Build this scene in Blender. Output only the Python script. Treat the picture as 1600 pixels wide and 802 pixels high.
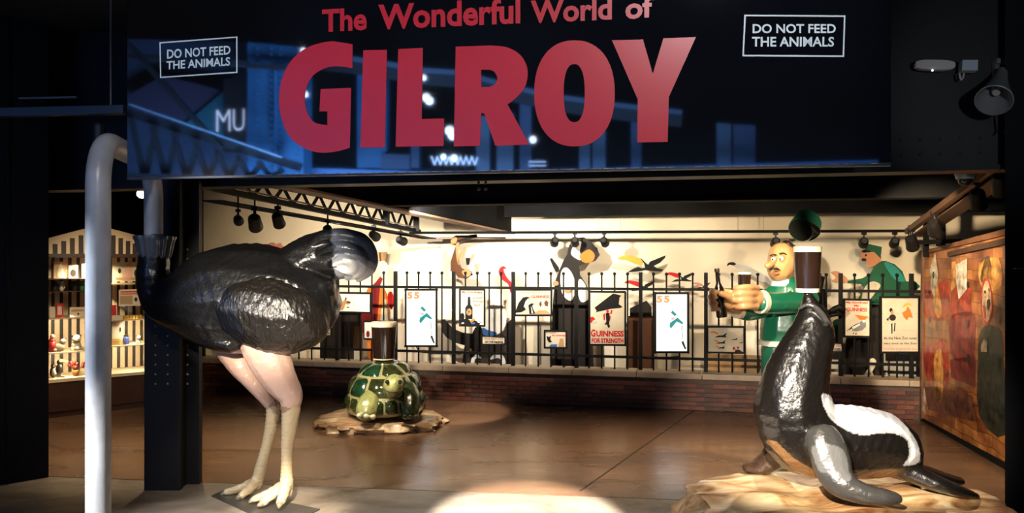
import bpy, bmesh, math, random
import numpy as np
from mathutils import Vector, Matrix, noise

random.seed(7)
for o in list(bpy.data.objects):
    bpy.data.objects.remove(o, do_unlink=True)
SC = bpy.context.scene
COL = SC.collection
F, H = 1250.0, 1.65          # focal length in pixels of the 1600x802 frame, eye height in metres

# ------------------------------------------------------------------ camera, world, lights, exposure
cam_d = bpy.data.cameras.new('camera'); cam = bpy.data.objects.new('camera', cam_d); COL.objects.link(cam)
cam_d.sensor_width = 36; cam_d.lens = 36 * F / 1600
cam.location = (0, 0, H); cam.rotation_euler = (math.pi / 2, 0, 0)
cam_d.clip_start = 0.05
SC.camera = cam
SC.view_settings.view_transform = 'Standard'
SC.view_settings.look = 'None'
SC.view_settings.gamma = 1.0
SC.view_settings.use_curve_mapping = False
SC.view_settings.exposure = 0.0
SC.cycles.use_denoising = True
SC.cycles.max_bounces = 6
SC.cycles.sample_clamp_indirect = 4
world = bpy.data.worlds.new('world'); SC.world = world; world.use_nodes = True
world.node_tree.nodes['Background'].inputs[0].default_value = (0.45, 0.6, 1.0, 1)
world.node_tree.nodes['Background'].inputs[1].default_value = 0.003

def spot(name, loc, aim, watts, color, deg, blend=0.4, radius=0.04):
    d = bpy.data.lights.new(name, 'SPOT'); d.energy = watts; d.color = color
    d.spot_size = math.radians(deg); d.spot_blend = blend; d.shadow_soft_size = radius
    o = bpy.data.objects.new(name, d); COL.objects.link(o); o.location = loc
    o.rotation_euler = (Vector(aim) - Vector(loc)).to_track_quat('-Z', 'Y').to_euler()
    return o

def area(name, loc, aim, watts, color, sx, sy):
    d = bpy.data.lights.new(name, 'AREA'); d.energy = watts; d.color = color
    d.shape = 'RECTANGLE'; d.size = sx; d.size_y = sy
    o = bpy.data.objects.new(name, d); COL.objects.link(o); o.location = loc
    o.rotation_euler = (Vector(aim) - Vector(loc)).to_track_quat('-Z', 'Y').to_euler()
    return o

WARM = (1.0, 0.78, 0.5); WARMW = (1.0, 0.88, 0.7); NEUT = (1.0, 0.95, 0.88); BLUE = (0.25, 0.5, 1.0)
# spots over the painted back wall
for i, (x, p, c) in enumerate([(-2.9, 20, WARM), (-1.9, 44, WARMW), (-0.9, 72, (1, .91, .77)), (0.15, 78, (1, .91, .77)), (1.3, 42, WARMW), (2.3, 20, WARM), (3.2, 12, WARM)]):
    spot('wall_wash_lamp', (x, 7.5 - 0.22 * x, 2.08), (x + 0.1, 10.3 - 0.23 * x, 1.25), p * 6.5, c, 76, 0.8, 0.03)
# key spots for the statues
spot('bird_key_lamp', (-1.25, 2.0, 2.1), (-1.62, 5.3, 1.46), 1900, WARMW, 23, 0.7, 0.04)
spot('bird_leg_lamp', (-0.4, 2.7, 2.0), (-1.75, 5.3, 0.3), 230, WARMW, 20, 0.6, 0.04)
spot('pipe_lamp', (-2.9, 2.7, 2.2), (-2.2, 4.2, 0.1), 1300, NEUT, 34, 1.0, 0.03)
spot('pipe_side_lamp', (-3.6, 3.6, 2.3), (-2.2, 4.25, 1.0), 420, (.86, .92, 1.0), 50, 0.9, 0.03)
spot('seal_key_lamp', (0.55, 2.2, 1.95), (1.75, 4.6, 0.95), 1500, WARMW, 36, 0.5, 0.04)
spot('seal_back_lamp', (2.5, 6.2, 2.05), (1.95, 4.7, 0.5), 330, NEUT, 50, 0.6, 0.04)
spot('tortoise_lamp', (-1.9, 6.6, 2.0), (-1.2, 7.85, 0.35), 330, WARMW, 38, 0.5, 0.03)
spot('tortoise_rear_lamp', (-0.25, 7.2, 2.05), (-0.62, 8.45, 0.0), 330, WARMW, 30, 0.3, 0.03)
spot('keeper_lamp', (1.5, 6.3, 2.05), (2.75, 8.2, 1.3), 380, WARMW, 36, 0.6, 0.03)
spot('mural_lamp', (2.6, 5.6, 2.1), (4.1, 7.4, 1.45), 680, WARM, 52, 0.9, 0.04)
spot('floor_pool_lamp', (0.15, 2.6, 1.95), (0.10, 4.74, 0.0), 7600, NEUT, 25, 0.35, 0.03)
spot('floor_pool_lamp', (-1.0, 2.6, 1.95), (-1.42, 4.95, 0.0), 2600, WARMW, 18, 0.9, 0.03)
for x, y, p in ((-2.7, 6.8, 240), (-0.9, 6.6, 150), (0.9, 6.6, 230), (2.7, 6.4, 150), (-4.6, 7.2, 120)):
    spot('floor_wash_lamp', (x, y, 2.1), (x * 1.02, y + .05, 0.0), p, WARM, 85, 0.9, 0.05)
# hall behind the camera: a lamp for the sign, blue wash
spot('sign_lamp', (-0.1, -1.2, 4.6), (-0.2, 3.7, 2.62), 620, (1.0, 0.96, 0.95), 42, 0.25, 0.15)
area('hall_blue_lamp', (-4.6, 0.5, 1.7), (-1.6, 5.0, 1.5), 9, (0.35, 0.55, 1.0), 1.6, 1.0)
spot('fittings_fill', (1.6, 0.3, 2.2), (3.0, 4.8, 2.75), 140, (.9, .95, 1.0), 24, 0.9, 0.1)  # unseen fill, added to brighten the fittings on the dark beam
for x, e in ((-8, 2500), (-5, 5000), (-1, 1500), (3, 900)):
    area('hall_blue_wash', (x + 1, -1.5, 1.2), (x, -6.5, 4.2), e, BLUE, 2, 1)

# ------------------------------------------------------------------ geometry helpers
def px(u, v, Y): return Vector(((u - 800) / F * Y, Y, H - (v - 401) / F * Y))
def fl(u, v):
    Y = F * H / (v - 401); return Vector(((u - 800) / F * Y, Y, 0))

class Plane:
    """vertical plane through two floor points, s runs along it, n towards the camera"""
    def __init__(s, a, b, off=0.0):
        a = Vector((a[0], a[1], 0)); b = Vector((b[0], b[1], 0))
        s.d = (b - a).normalized(); s.n = Vector((s.d.y, -s.d.x, 0)); s.p = a - s.n * off
        s.yaw = math.atan2(s.d.y, s.d.x)
    def at(s, u, v, off=0.0):
        r = Vector(((u - 800) / F, 1.0, -(v - 401) / F)); c = Vector((0, 0, H)); p = s.p + s.n * off
        t = (p - c).dot(s.n) / r.dot(s.n); return c + r * t
    def shift(s, off):
        q = Plane.__new__(Plane); q.d = s.d; q.n = s.n; q.p = s.p - s.n * off; q.yaw = s.yaw; return q
    def sx(s, u, off=0.0): return (s.at(u, 401, off) - s.p).dot(s.d)
    def pt(s, x, z, off=0.0):
        q = s.p + s.d * x + s.n * off; return Vector((q.x, q.y, z))

WA, WB = Vector((-2.68, 9.64, 0)), Vector((4.08, 8.09, 0))
WALLF = Plane(WA, WB)                 # front face of the low brick wall
FENCE = WALLF.shift(0.14)
CUT = WALLF.shift(0.62)
CREAM = WALLF.shift(1.15)
YAW = WALLF.yaw

MATS = {}
def mat(name, color, rough=0.5, metal=0.0, coat=0.0, bump=0.0, bscale=30.0, emit=None, estr=0.0, vary=0.0, vscale=8.0, ior=1.5, stretch=None, attr=None, spec=None):
    if name in MATS: return MATS[name]
    m = bpy.data.materials.new(name); m.use_nodes = True; nt = m.node_tree; b = nt.nodes['Principled BSDF']
    b.inputs['Base Color'].default_value = (*color, 1); b.inputs['Roughness'].default_value = rough
    b.inputs['Metallic'].default_value = metal; b.inputs['Coat Weight'].default_value = coat
    b.inputs['Coat Roughness'].default_value = 0.08; b.inputs['IOR'].default_value = ior
    tc = None
    def coords():
        t = nt.nodes.new('ShaderNodeTexCoord')
        if stretch:
            mp = nt.nodes.new('ShaderNodeMapping'); mp.inputs['Scale'].default_value = stretch
            nt.links.new(t.outputs['Object'], mp.inputs['Vector']); return mp.outputs['Vector']
        return t.outputs['Object']
    src = None
    if attr:
        at = nt.nodes.new('ShaderNodeAttribute'); at.attribute_name = attr; src = at.outputs['Color']
        nt.links.new(src, b.inputs['Base Color'])
    if vary:
        n = nt.nodes.new('ShaderNodeTexNoise'); n.inputs['Scale'].default_value = vscale; n.inputs['Detail'].default_value = 5
        nt.links.new(coords(), n.inputs['Vector'])
        mr = nt.nodes.new('ShaderNodeMapRange'); mr.inputs['From Min'].default_value = 0.3; mr.inputs['From Max'].default_value = 0.7
        mr.inputs['To Min'].default_value = 1 - vary; mr.inputs['To Max'].default_value = 1 + vary * 0.6
        nt.links.new(n.outputs['Fac'], mr.inputs['Value'])
        mx = nt.nodes.new('ShaderNodeMix'); mx.data_type = 'RGBA'; mx.blend_type = 'MULTIPLY'; mx.inputs[0].default_value = 1
        if src: nt.links.new(src, mx.inputs[6])
        else: mx.inputs[6].default_value = (*color, 1)
        cb = nt.nodes.new('ShaderNodeCombineColor')
        for k in range(3): nt.links.new(mr.outputs[0], cb.inputs[k])
        nt.links.new(cb.outputs[0], mx.inputs[7]); nt.links.new(mx.outputs[2], b.inputs['Base Color'])
    if bump:
        n = nt.nodes.new('ShaderNodeTexNoise'); n.inputs['Scale'].default_value = bscale; n.inputs['Detail'].default_value = 4
        nt.links.new(coords(), n.inputs['Vector'])
        bp = nt.nodes.new('ShaderNodeBump'); bp.inputs['Strength'].default_value = bump; bp.inputs['Distance'].default_value = 0.02
        nt.links.new(n.outputs['Fac'], bp.inputs['Height']); nt.links.new(bp.outputs['Normal'], b.inputs['Normal'])
        nt.links.new(bp.outputs['Normal'], b.inputs['Coat Normal'])
    if emit:
        b.inputs['Emission Color'].default_value = (*emit, 1); b.inputs['Emission Strength'].default_value = estr
    if spec is not None: b.inputs['Specular IOR Level'].default_value = spec
    MATS[name] = m; return m

def srgb(r, g, b):
    f = lambda c: (c / 255 / 12.92) if c / 255 <= 0.04045 else ((c / 255 + 0.055) / 1.055) ** 2.4
    return (f(r), f(g), f(b))

WL = {}                                    # world place of each object's origin
def ctr(o): return WL[o.name]

class B:
    """collects shapes in world coordinates, links them as ONE mesh object"""
    def __init__(s): s.bm = bmesh.new()
    def box(s, c, size, yaw=0.0, rot=None, bevel=0.0):
        r = bmesh.ops.create_cube(s.bm, size=1)
        M = Matrix.Translation(c) @ (rot.to_4x4() if rot is not None else Matrix.Rotation(yaw, 4, 'Z')) @ Matrix.Diagonal((*size, 1))
        bmesh.ops.transform(s.bm, matrix=M, verts=r['verts'])
        if bevel:
            es = list({e for v in r['verts'] for e in v.link_edges})
            bmesh.ops.bevel(s.bm, geom=es, offset=bevel, segments=2, profile=0.6, affect='EDGES')
        return s
    def bar(s, p, q, w, h=None):
        p = Vector(p); q = Vector(q); h = h or w; d = q - p
        rot = d.to_track_quat('X', 'Z').to_matrix()
        return s.box((p + q) / 2, (d.length, w, h), rot=rot)
    def cyl(s, p, q, r0, r1=None, seg=16, cap=True):
        r1 = r0 if r1 is None else r1; p = Vector(p); q = Vector(q); d = q - p
        r = bmesh.ops.create_cone(s.bm, cap_ends=cap, segments=seg, radius1=r0, radius2=max(r1, 1e-5), depth=d.length)
        M = Matrix.Translation((p + q) / 2) @ d.to_track_quat('Z', 'Y').to_matrix().to_4x4()
        bmesh.ops.transform(s.bm, matrix=M, verts=r['verts']); return s
    def ball(s, c, r, seg=14, scale=(1, 1, 1), rot=None):
        k = bmesh.ops.create_uvsphere(s.bm, u_segments=seg, v_segments=max(6, seg * 2 // 3), radius=r)
        M = Matrix.Translation(c) @ (rot.to_4x4() if rot is not None else Matrix()) @ Matrix.Diagonal((*scale, 1))
        bmesh.ops.transform(s.bm, matrix=M, verts=k['verts']); return s
    def prism(s, pts, vec):
        a = [s.bm.verts.new(p) for p in pts]; c = [s.bm.verts.new(Vector(p) + vec) for p in pts]; n = len(a)
        f = s.bm.faces.new(a); g = s.bm.faces.new(list(reversed(c)))
        for i in range(n):
            s.bm.faces.new((a[(i + 1) % n], a[i], c[i], c[(i + 1) % n]))
        return s
    def lathe(s, c, prof, seg=24, flute=0.0, nf=0, rot=None):
        rings = []
        for r, z in prof:
            ring = []
            for k in range(seg):
                a = 2 * math.pi * k / seg; rr = r * (1 + (flute * abs(math.sin(nf * a / 2)) if nf else 0))
                p = Vector((rr * math.cos(a), rr * math.sin(a), z))
                if rot is not None: p = rot @ p
                ring.append(s.bm.verts.new(Vector(c) + p))
            rings.append(ring)
        for A, C in zip(rings, rings[1:]):
            for k in range(seg): s.bm.faces.new((A[k], A[(k + 1) % seg], C[(k + 1) % seg], C[k]))
        s.bm.faces.new(list(reversed(rings[0]))); s.bm.faces.new(rings[-1]); return s
    def tube(s, pts, r, seg=12, closed=False):
        pts = [Vector(p) for p in pts]; n = len(pts); rings = []; up = None
        rs = r if isinstance(r, (list, tuple)) else [r] * n
        for i, p in enumerate(pts):
            t = (pts[min(i + 1, n - 1)] - pts[max(i - 1, 0)]).normalized()
            if up is None:
                up = Vector((0, 0, 1)) if abs(t.z) < 0.9 else Vector((0, 1, 0))
            x = (up - t * up.dot(t)).normalized(); y = t.cross(x); up = x
            rings.append([s.bm.verts.new(p + (x * math.cos(2 * math.pi * k / seg) + y * math.sin(2 * math.pi * k / seg)) * rs[i]) for k in range(seg)])
        for A, C in zip(rings, rings[1:]):
            for k in range(seg): s.bm.faces.new((A[k], A[(k + 1) % seg], C[(k + 1) % seg], C[k]))
        s.bm.faces.new(list(reversed(rings[0]))); s.bm.faces.new(rings[-1]); return s
    def build(s, name, m, parent=None, smooth=False, recalc=True):
        if recalc: bmesh.ops.recalc_face_normals(s.bm, faces=s.bm.faces)
        me = bpy.data.meshes.new(name); s.bm.to_mesh(me); s.bm.free()
        return link_mesh(name, me, m, parent, smooth)

def link_mesh(name, me, m, parent=None, smooth=False):
    co = np.empty(len(me.vertices) * 3); me.vertices.foreach_get('co', co); co = co.reshape(-1, 3)
    lo, hi = co.min(0), co.max(0); c = Vector(((lo[0] + hi[0]) / 2, (lo[1] + hi[1]) / 2, lo[2]))
    me.transform(Matrix.Translation(-c))
    if m is not None: me.materials.append(m)
    o = bpy.data.objects.new(name, me); COL.objects.link(o)
    if smooth is True: me.shade_smooth()
    elif smooth: me.shade_smooth(); me.set_sharp_from_angle(angle=math.radians(smooth))
    WL[o.name] = c
    if parent is not None: o.parent = parent; o.location = c - WL[parent.name]
    else: o.location = c
    return o

def empty(name, loc):
    o = bpy.data.objects.new(name, None); COL.objects.link(o); o.location = loc; o.empty_display_size = 0.1
    WL[o.name] = Vector(loc); return o
def tag(o, label=None, cat=None, group=None, kind=None):
    if label: o['label'] = label
    if cat: o['category'] = cat
    if group: o['group'] = group
    if kind: o['kind'] = kind
    return o
def thing(name, loc, label, cat, group=None): return tag(empty(name, loc), label, cat, group)
def dup(o, delta=None, place=None, parent=None):
    c = o.copy(); COL.objects.link(c)
    if parent is not None: c.parent = parent
    w = WL[o.name] + (delta or Vector()) if place is None else Vector(place)
    WL[c.name] = w; c.location = w - (WL[c.parent.name] if c.parent else Vector()); return c
def dup_tree(o, delta, label=None):
    c = o.copy(); COL.objects.link(c); WL[c.name] = WL[o.name] + delta; c.location = WL[c.name]
    if label: c['label'] = label
    for ch in o.children:
        d = ch.copy(); COL.objects.link(d); d.parent = c; WL[d.name] = WL[ch.name] + delta
        for g in ch.children:
            e = g.copy(); COL.objects.link(e); e.parent = d; WL[e.name] = WL[g.name] + delta
    return c

def catmull(P, n, closed=False):
    out = []; N = len(P); P = [np.array(p, float) for p in P]
    segs = N if closed else N - 1
    for i in range(segs):
        p0 = P[(i - 1) % N] if closed or i > 0 else P[0]; p1 = P[i]; p2 = P[(i + 1) % N]
        p3 = P[(i + 2) % N] if closed or i + 2 < N else P[-1]
        for k in range(n):
            t = k / n
            out.append(0.5 * ((2 * p1) + (-p0 + p2) * t + (2 * p0 - 5 * p1 + 4 * p2 - p3) * t * t + (-p0 + 3 * p1 - 3 * p2 + p3) * t ** 3))
    if not closed: out.append(P[-1])
    return out

# ---- organic surfaces: swept ellipsoids fused into one skin, coloured by the group they belong to
def sw(pts, Y0, dens=0.3):
    """pts: (u, v, dy, r, rdepth) in pixels (dy in metres) -> samples x,y,z,rx,ry,rz in metres"""
    P = []
    for p in pts:
        u, v, dy, r = p[:4]; rd = p[4] if len(p) > 4 else r
        c = px(u, v, Y0 + dy); k = (Y0 + dy) / F
        P.append((c.x, c.y, c.z, r * k, rd * k))
    return sw3(P, dens)
def sw3(P, dens=0.3):
    P = [p if len(p) > 4 else (*p, p[3]) for p in P]
    if len(P) == 1: D = [np.array(P[0], float)]
    else:
        D = []
        for i in range(len(P) - 1):
            L = math.dist(P[i][:3], P[i + 1][:3]); r = max(0.004, min(P[i][3], P[i + 1][3], P[i][4], P[i + 1][4]))
            n = max(2, min(40, int(L / (r * dens)) + 1)); seg = catmull(P, n)[i * n:(i + 1) * n]; D += seg
        D.append(np.array(P[-1], float))
    return np.array([(d[0], d[1], d[2], max(d[3], .002), max(d[4], .002), max(d[3], .002)) for d in D])
_ico = bmesh.new(); bmesh.ops.create_icosphere(_ico, subdivisions=2, radius=1)
ICOV = np.array([v.co[:] for v in _ico.verts]); ICOF = np.array([[v.index for v in f.verts] for f in _ico.faces]); _ico.free()

def organic(name, groups, voxel, m, parent=None, smooth=6, patches=(), disp=None):
    """groups: [(colour, samples)]; patches: [(colour, pixel polygon, group indices)] painted areas"""
    S = np.concatenate([g[1] for g in groups]); gid = np.concatenate([[i] * len(g[1]) for i, g in enumerate(groups)])
    V = (ICOV[None] * S[:, None, 3:6] + S[:, None, 0:3]).reshape(-1, 3)
    Fc = (ICOF[None] + (np.arange(len(S)) * len(ICOV))[:, None, None]).reshape(-1, 3)
    me = bpy.data.meshes.new(name + '_src'); me.vertices.add(len(V)); me.vertices.foreach_set('co', V.ravel())
    me.loops.add(Fc.size); me.loops.foreach_set('vertex_index', Fc.ravel().astype(np.int32))
    me.polygons.add(len(Fc)); me.polygons.foreach_set('loop_start', np.arange(0, Fc.size, 3, dtype=np.int32))
    me.update(calc_edges=True)
    t = bpy.data.objects.new(name + '_src', me); COL.objects.link(t)
    r = t.modifiers.new('r', 'REMESH'); r.mode = 'VOXEL'; r.voxel_size = voxel
    q = t.modifiers.new('s', 'SMOOTH'); q.factor = 0.5; q.iterations = smooth
    out = bpy.data.meshes.new_from_object(t.evaluated_get(bpy.context.evaluated_depsgraph_get()))
    bpy.data.objects.remove(t); bpy.data.meshes.remove(me); out.name = name
    n = len(out.vertices); co = np.empty(n * 3); out.vertices.foreach_get('co', co); co = co.reshape(-1, 3)
    if disp is not None:
        no = np.empty(n * 3); out.vertices.foreach_get('normal', no); co = co + no.reshape(-1, 3) * disp(co)[:, None]
        out.vertices.foreach_set('co', co.ravel())
    best = np.full(n, 1e9); win = np.zeros(n, int)
    for i, s in enumerate(S):
        d = co - s[:3]; l = np.sqrt(((d / s[3:6]) ** 2).sum(1)); l = (l - 1) * min(s[3:6])
        k = l < best; best[k] = l[k]; win[k] = gid[i]
    cols = np.array([g[0] for g in groups])[win]
    if patches:
        u = 800 + F * co[:, 0] / co[:, 1]; v = 401 + F * (H - co[:, 2]) / co[:, 1]
        for color, poly, gs in patches:
            inside = np.zeros(n, bool); j = len(poly) - 1
            for i in range(len(poly)):
                xi, yi = poly[i]; xj, yj = poly[j]
                if yi != yj: inside ^= ((yi > v) != (yj > v)) & (u < (xj - xi) * (v - yi) / (yj - yi) + xi)
                j = i
            k = inside & np.isin(win, gs); cols[k] = color
    a = out.color_attributes.new('paint', 'FLOAT_COLOR', 'POINT')
    a.data.foreach_set('color', np.concatenate([cols, np.ones((n, 1))], 1).ravel().astype(np.float32))
    out.materials.clear()
    return link_mesh(name, out, m, parent, True)

# ---- lettering
def text_faces(body, bold=0.0, font_space=1.0):
    c = bpy.data.curves.new('lettering', 'FONT'); c.body = body; c.offset = bold; c.resolution_u = 3; c.space_character = font_space; c.fill_mode = 'FRONT'
    o = bpy.data.objects.new('lettering', c); COL.objects.link(o)
    me = bpy.data.meshes.new_from_object(o.evaluated_get(bpy.context.evaluated_depsgraph_get()))
    V = [v.co.copy() for v in me.vertices]; Fs = [list(p.vertices) for p in me.polygons]
    bpy.data.objects.remove(o); bpy.data.curves.remove(c); bpy.data.meshes.remove(me)
    xs = [v.x for v in V]; ys = [v.y for v in V]
    x0, x1, y0, y1 = min(xs), max(xs), min(ys), max(ys)
    return [((v.x - x0) / (x1 - x0), (v.y - y0) / (y1 - y0)) for v in V], Fs
def put_text(b, body, TL, TR, BL, BR, fn, bold=0.02, space=1.0):
    """fit the writing into the quad; fn maps the quad's coordinates to a point"""
    V, Fs = text_faces(body, bold, space); vs = []
    for s, t in V:
        t = 1 - t
        x = (TL[0] * (1 - s) + TR[0] * s) * (1 - t) + (BL[0] * (1 - s) + BR[0] * s) * t
        y = (TL[1] * (1 - s) + TR[1] * s) * (1 - t) + (BL[1] * (1 - s) + BR[1] * s) * t
        vs.append(b.bm.verts.new(fn(x, y)))
    for f in Fs:
        try: b.bm.faces.new([vs[i] for i in f])
        except ValueError: pass
def oval(cx, cy, rx, ry, n=20, e=2.0, tilt=0.0):
    out = []
    for k in range(n):
        a = 2 * math.pi * k / n; c, s = math.cos(a), math.sin(a)
        x = rx * math.copysign(abs(c) ** (2 / e), c); y = ry * math.copysign(abs(s) ** (2 / e), s)
        out.append((cx + x * math.cos(tilt) - y * math.sin(tilt), cy + x * math.sin(tilt) + y * math.cos(tilt)))
    return out
def smooth_poly(P, n=4): return [tuple(p) for p in catmull(P, n, closed=True)]

BLACK = mat('black_steel_paint', (0.004, 0.004, 0.0048), 0.5, 0, bump=0.03, bscale=60, vary=0.3, spec=.3)
SOOT = mat('matt_black_paint', (0.003, 0.003, 0.0034), 0.85, vary=0.3, spec=.12)
IRON = mat('railing_black_iron', (0.005, 0.0045, 0.004), 0.5, 0.0, bump=0.05, bscale=80, spec=.12)

# ------------------------------------------------------------------ the setting
def floor_mat(name, c0, c1, rough0, rough1, scale):
    m = bpy.data.materials.new(name); m.use_nodes = True; nt = m.node_tree; b = nt.nodes['Principled BSDF']
    t = nt.nodes.new('ShaderNodeTexCoord')
    mp = nt.nodes.new('ShaderNodeMapping'); mp.inputs['Scale'].default_value = (scale[0], scale[1], 1); mp.inputs['Rotation'].default_value = (0, 0, -YAW)
    nt.links.new(t.outputs['Object'], mp.inputs['Vector'])
    n1 = nt.nodes.new('ShaderNodeTexNoise'); n1.inputs['Scale'].default_value = 1.0; n1.inputs['Detail'].default_value = 9; n1.inputs['Roughness'].default_value = 0.65; n1.inputs['Distortion'].default_value = 0.6
    nt.links.new(mp.outputs[0], n1.inputs['Vector'])
    r = nt.nodes.new('ShaderNodeValToRGB'); r.color_ramp.elements[0].position = 0.34; r.color_ramp.elements[1].position = 0.66
    r.color_ramp.elements[0].color = (*c0, 1); r.color_ramp.elements[1].color = (*c1, 1)
    nt.links.new(n1.outputs['Fac'], r.inputs[0]); nt.links.new(r.outputs[0], b.inputs['Base Color'])
    mr = nt.nodes.new('ShaderNodeMapRange'); mr.inputs['From Min'].default_value = 0.3; mr.inputs['From Max'].default_value = 0.7
    mr.inputs['To Min'].default_value = rough1; mr.inputs['To Max'].default_value = rough0
    nt.links.new(n1.outputs['Fac'], mr.inputs['Value']); nt.links.new(mr.outputs[0], b.inputs['Roughness'])
    n2 = nt.nodes.new('ShaderNodeTexNoise'); n2.inputs['Scale'].default_value = 6; n2.inputs['Detail'].default_value = 5
    nt.links.new(mp.outputs[0], n2.inputs['Vector'])
    bp = nt.nodes.new('ShaderNodeBump'); bp.inputs['Strength'].default_value = 0.12; bp.inputs['Distance'].default_value = 0.02
    nt.links.new(n2.outputs['Fac'], bp.inputs['Height']); nt.links.new(bp.outputs[0], b.inputs['Normal'])
    return m
FL_BROWN = floor_mat('polished_brown_concrete', (0.075, 0.036, 0.018), (0.17, 0.092, 0.052), 0.17, 0.32, (0.8, 2.2))
FL_GREY = floor_mat('grey_concrete', (0.10, 0.075, 0.055), (0.26, 0.21, 0.16), 0.3, 0.5, (1.6, 2.6))
JA, JB = fl(680, 767), fl(1086, 782)
JOIN = Plane(JA, JB)
def floor_piece(name, near, farr, m):
    b = B(); p = [JOIN.pt(-9, 0, near), JOIN.pt(9, 0, near), JOIN.pt(9, 0, farr), JOIN.pt(-9, 0, farr)]
    b.prism(p, Vector((0, 0, -0.1))); return tag(b.build(name, m), kind='structure')
floor_piece('floor', 0.0, -9.0, FL_BROWN)
floor_piece('floor_front', 13.0, 0.012, FL_GREY)
b = B(); b.prism([JOIN.pt(-9, -0.012, 0.012), JOIN.pt(9, -0.012, 0.012), JOIN.pt(9, -0.012, 0), JOIN.pt(-9, -0.012, 0)], Vector((0, 0, -0.05)))
tag(b.build('trim_1', mat('joint_filler', (0.02, 0.014, 0.01), 0.8)), kind='structure')
p, q = fl(906, 768), fl(1090, 638); b = B(); b.bar(p + Vector((0, 0, -.001)), q + Vector((0, 0, -.001)), 0.012, 0.006)
tag(b.build('trim_2', mat('joint_filler', (0, 0, 0))), kind='structure')

CREAMM = mat('cream_wall_paint', (0.78, 0.67, 0.50), 0.75, bump=0.04, bscale=40, vary=0.1, vscale=1.2)
CL = CREAM.sx(308)
b = B(); b.prism([CREAM.pt(CL, -0.05), CREAM.pt(9, -0.05), CREAM.pt(9, 3.5), CREAM.pt(CL, 3.5)], -CREAM.n * 0.12)
tag(b.build('wall_back', CREAMM), kind='structure')
b = B(); b.prism([CREAM.pt(-7, -0.05), CREAM.pt(CL, -0.05), CREAM.pt(CL, 3.5), CREAM.pt(-7, 3.5)], -CREAM.n * 0.12)
b.prism([CREAM.pt(CL - 0.02, 0), CREAM.pt(CL + .1, 0), CREAM.pt(CL + .1, 3.5), CREAM.pt(CL - 0.02, 3.5)], CREAM.n * 0.2)
tag(b.build('wall_back_dark', mat('dark_wall_paint', (0.02, 0.014, 0.01), 0.7, vary=0.2)), kind='structure')
b = B(); b.box((-7.2, 8.6, 1.7), (0.1, 9, 3.6)); tag(b.build('wall_left', SOOT), kind='structure')
b = B(); b.box((6.2, 8.6, 1.7), (0.1, 9, 3.6)); tag(b.build('wall_right', SOOT), kind='structure')
b = B(); b.box((-0.5, 8.7, 3.45), (13.6, 9.0, 0.1)); tag(b.build('ceiling', mat('dark_ceiling_paint', (0.012, 0.010, 0.009), 0.85, vary=0.3)), kind='structure')

# riveted cross beams, parallel to the back wall
BEAMA = Plane(WA, WB); BEAMA = BEAMA.shift((Vector((-2.2, 5.95, 0)) - WA).dot(BEAMA.d * 0 - BEAMA.n))
def beam(name, P, x0, x1, z0, z1, th, m, flange=0.05, label=None, fz=0.03):
    t = thing(name, P.pt((x0 + x1) / 2, z0), label, 'beam')
    b = B(); b.prism([P.pt(x0, z0 + fz), P.pt(x1, z0 + fz), P.pt(x1, z1), P.pt(x0, z1)], -P.n * th); b.build('web', m, t)
    b = B(); b.prism([P.pt(x0, z0, flange), P.pt(x1, z0, flange), P.pt(x1, z0 + fz, flange), P.pt(x0, z0 + fz, flange)], -P.n * (th + 2 * flange)); b.build('flange', m, t)
    return t
tA = beam('steel_beam', BEAMA, -3.6, 8.5, 2.165, 3.38, 0.12, BLACK, label='deep black riveted steel beam behind the glass sign')
b = B()
for du in (748, 759):
    for v in (282, 291.5, 301.5):
        b.ball(BEAMA.at(du, v - 6, 0.0), 0.012, 8)
for k in range(40):
    for z in (2.27, 2.36): b.ball(BEAMA.pt(3.9 + k * 0.11, z), 0.009, 6)
tag(b.build('rivet', mat('rivet_steel', (0.03, 0.03, 0.033), 0.35), tA, True), kind='stuff')
BEAMB = WALLF.shift(-1.75)
beam('steel_beam', BEAMB, BEAMB.sx(560), 9, 2.125, 2.5, 0.14, SOOT, label='brown-edged steel beam above the middle of the hall', fz=0.012)
BEAMC = WALLF.shift(0.1)
beam('steel_beam', BEAMC, BEAMC.sx(788), 9, 2.105, 3.3, 0.1, SOOT, label='matt black bulkhead beam above the railings', fz=0.01)
# oblique beam running back to the wall its lower flange coloured brown to look lit
t = thing('sloping_beam', px(600, 330, 7), 'dark beam with lower flange coloured brown as if lit, running back to wall', 'beam')
a0, a1 = px(330, 268, 5.6), px(800, 366, 10.3)
b = B(); b.prism([a0 + Vector((0, 0, .02)), a1 + Vector((0, 0, .02)), a1 + Vector((0, 0, 0.5)), a0 + Vector((0, 0, 0.9))], Vector((0.04, 0.01, 0))); b.build('web', SOOT, t)
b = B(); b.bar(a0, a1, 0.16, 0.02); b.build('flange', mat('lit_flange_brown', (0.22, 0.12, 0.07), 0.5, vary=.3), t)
bm_ = B(); bm_.bar(px(640, 372, 9.9), px(790, 372, 9.9), .1, .02); bm_.build('bottom_plate', mat('lit_flange_brown', (0, 0, 0)), t)

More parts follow.
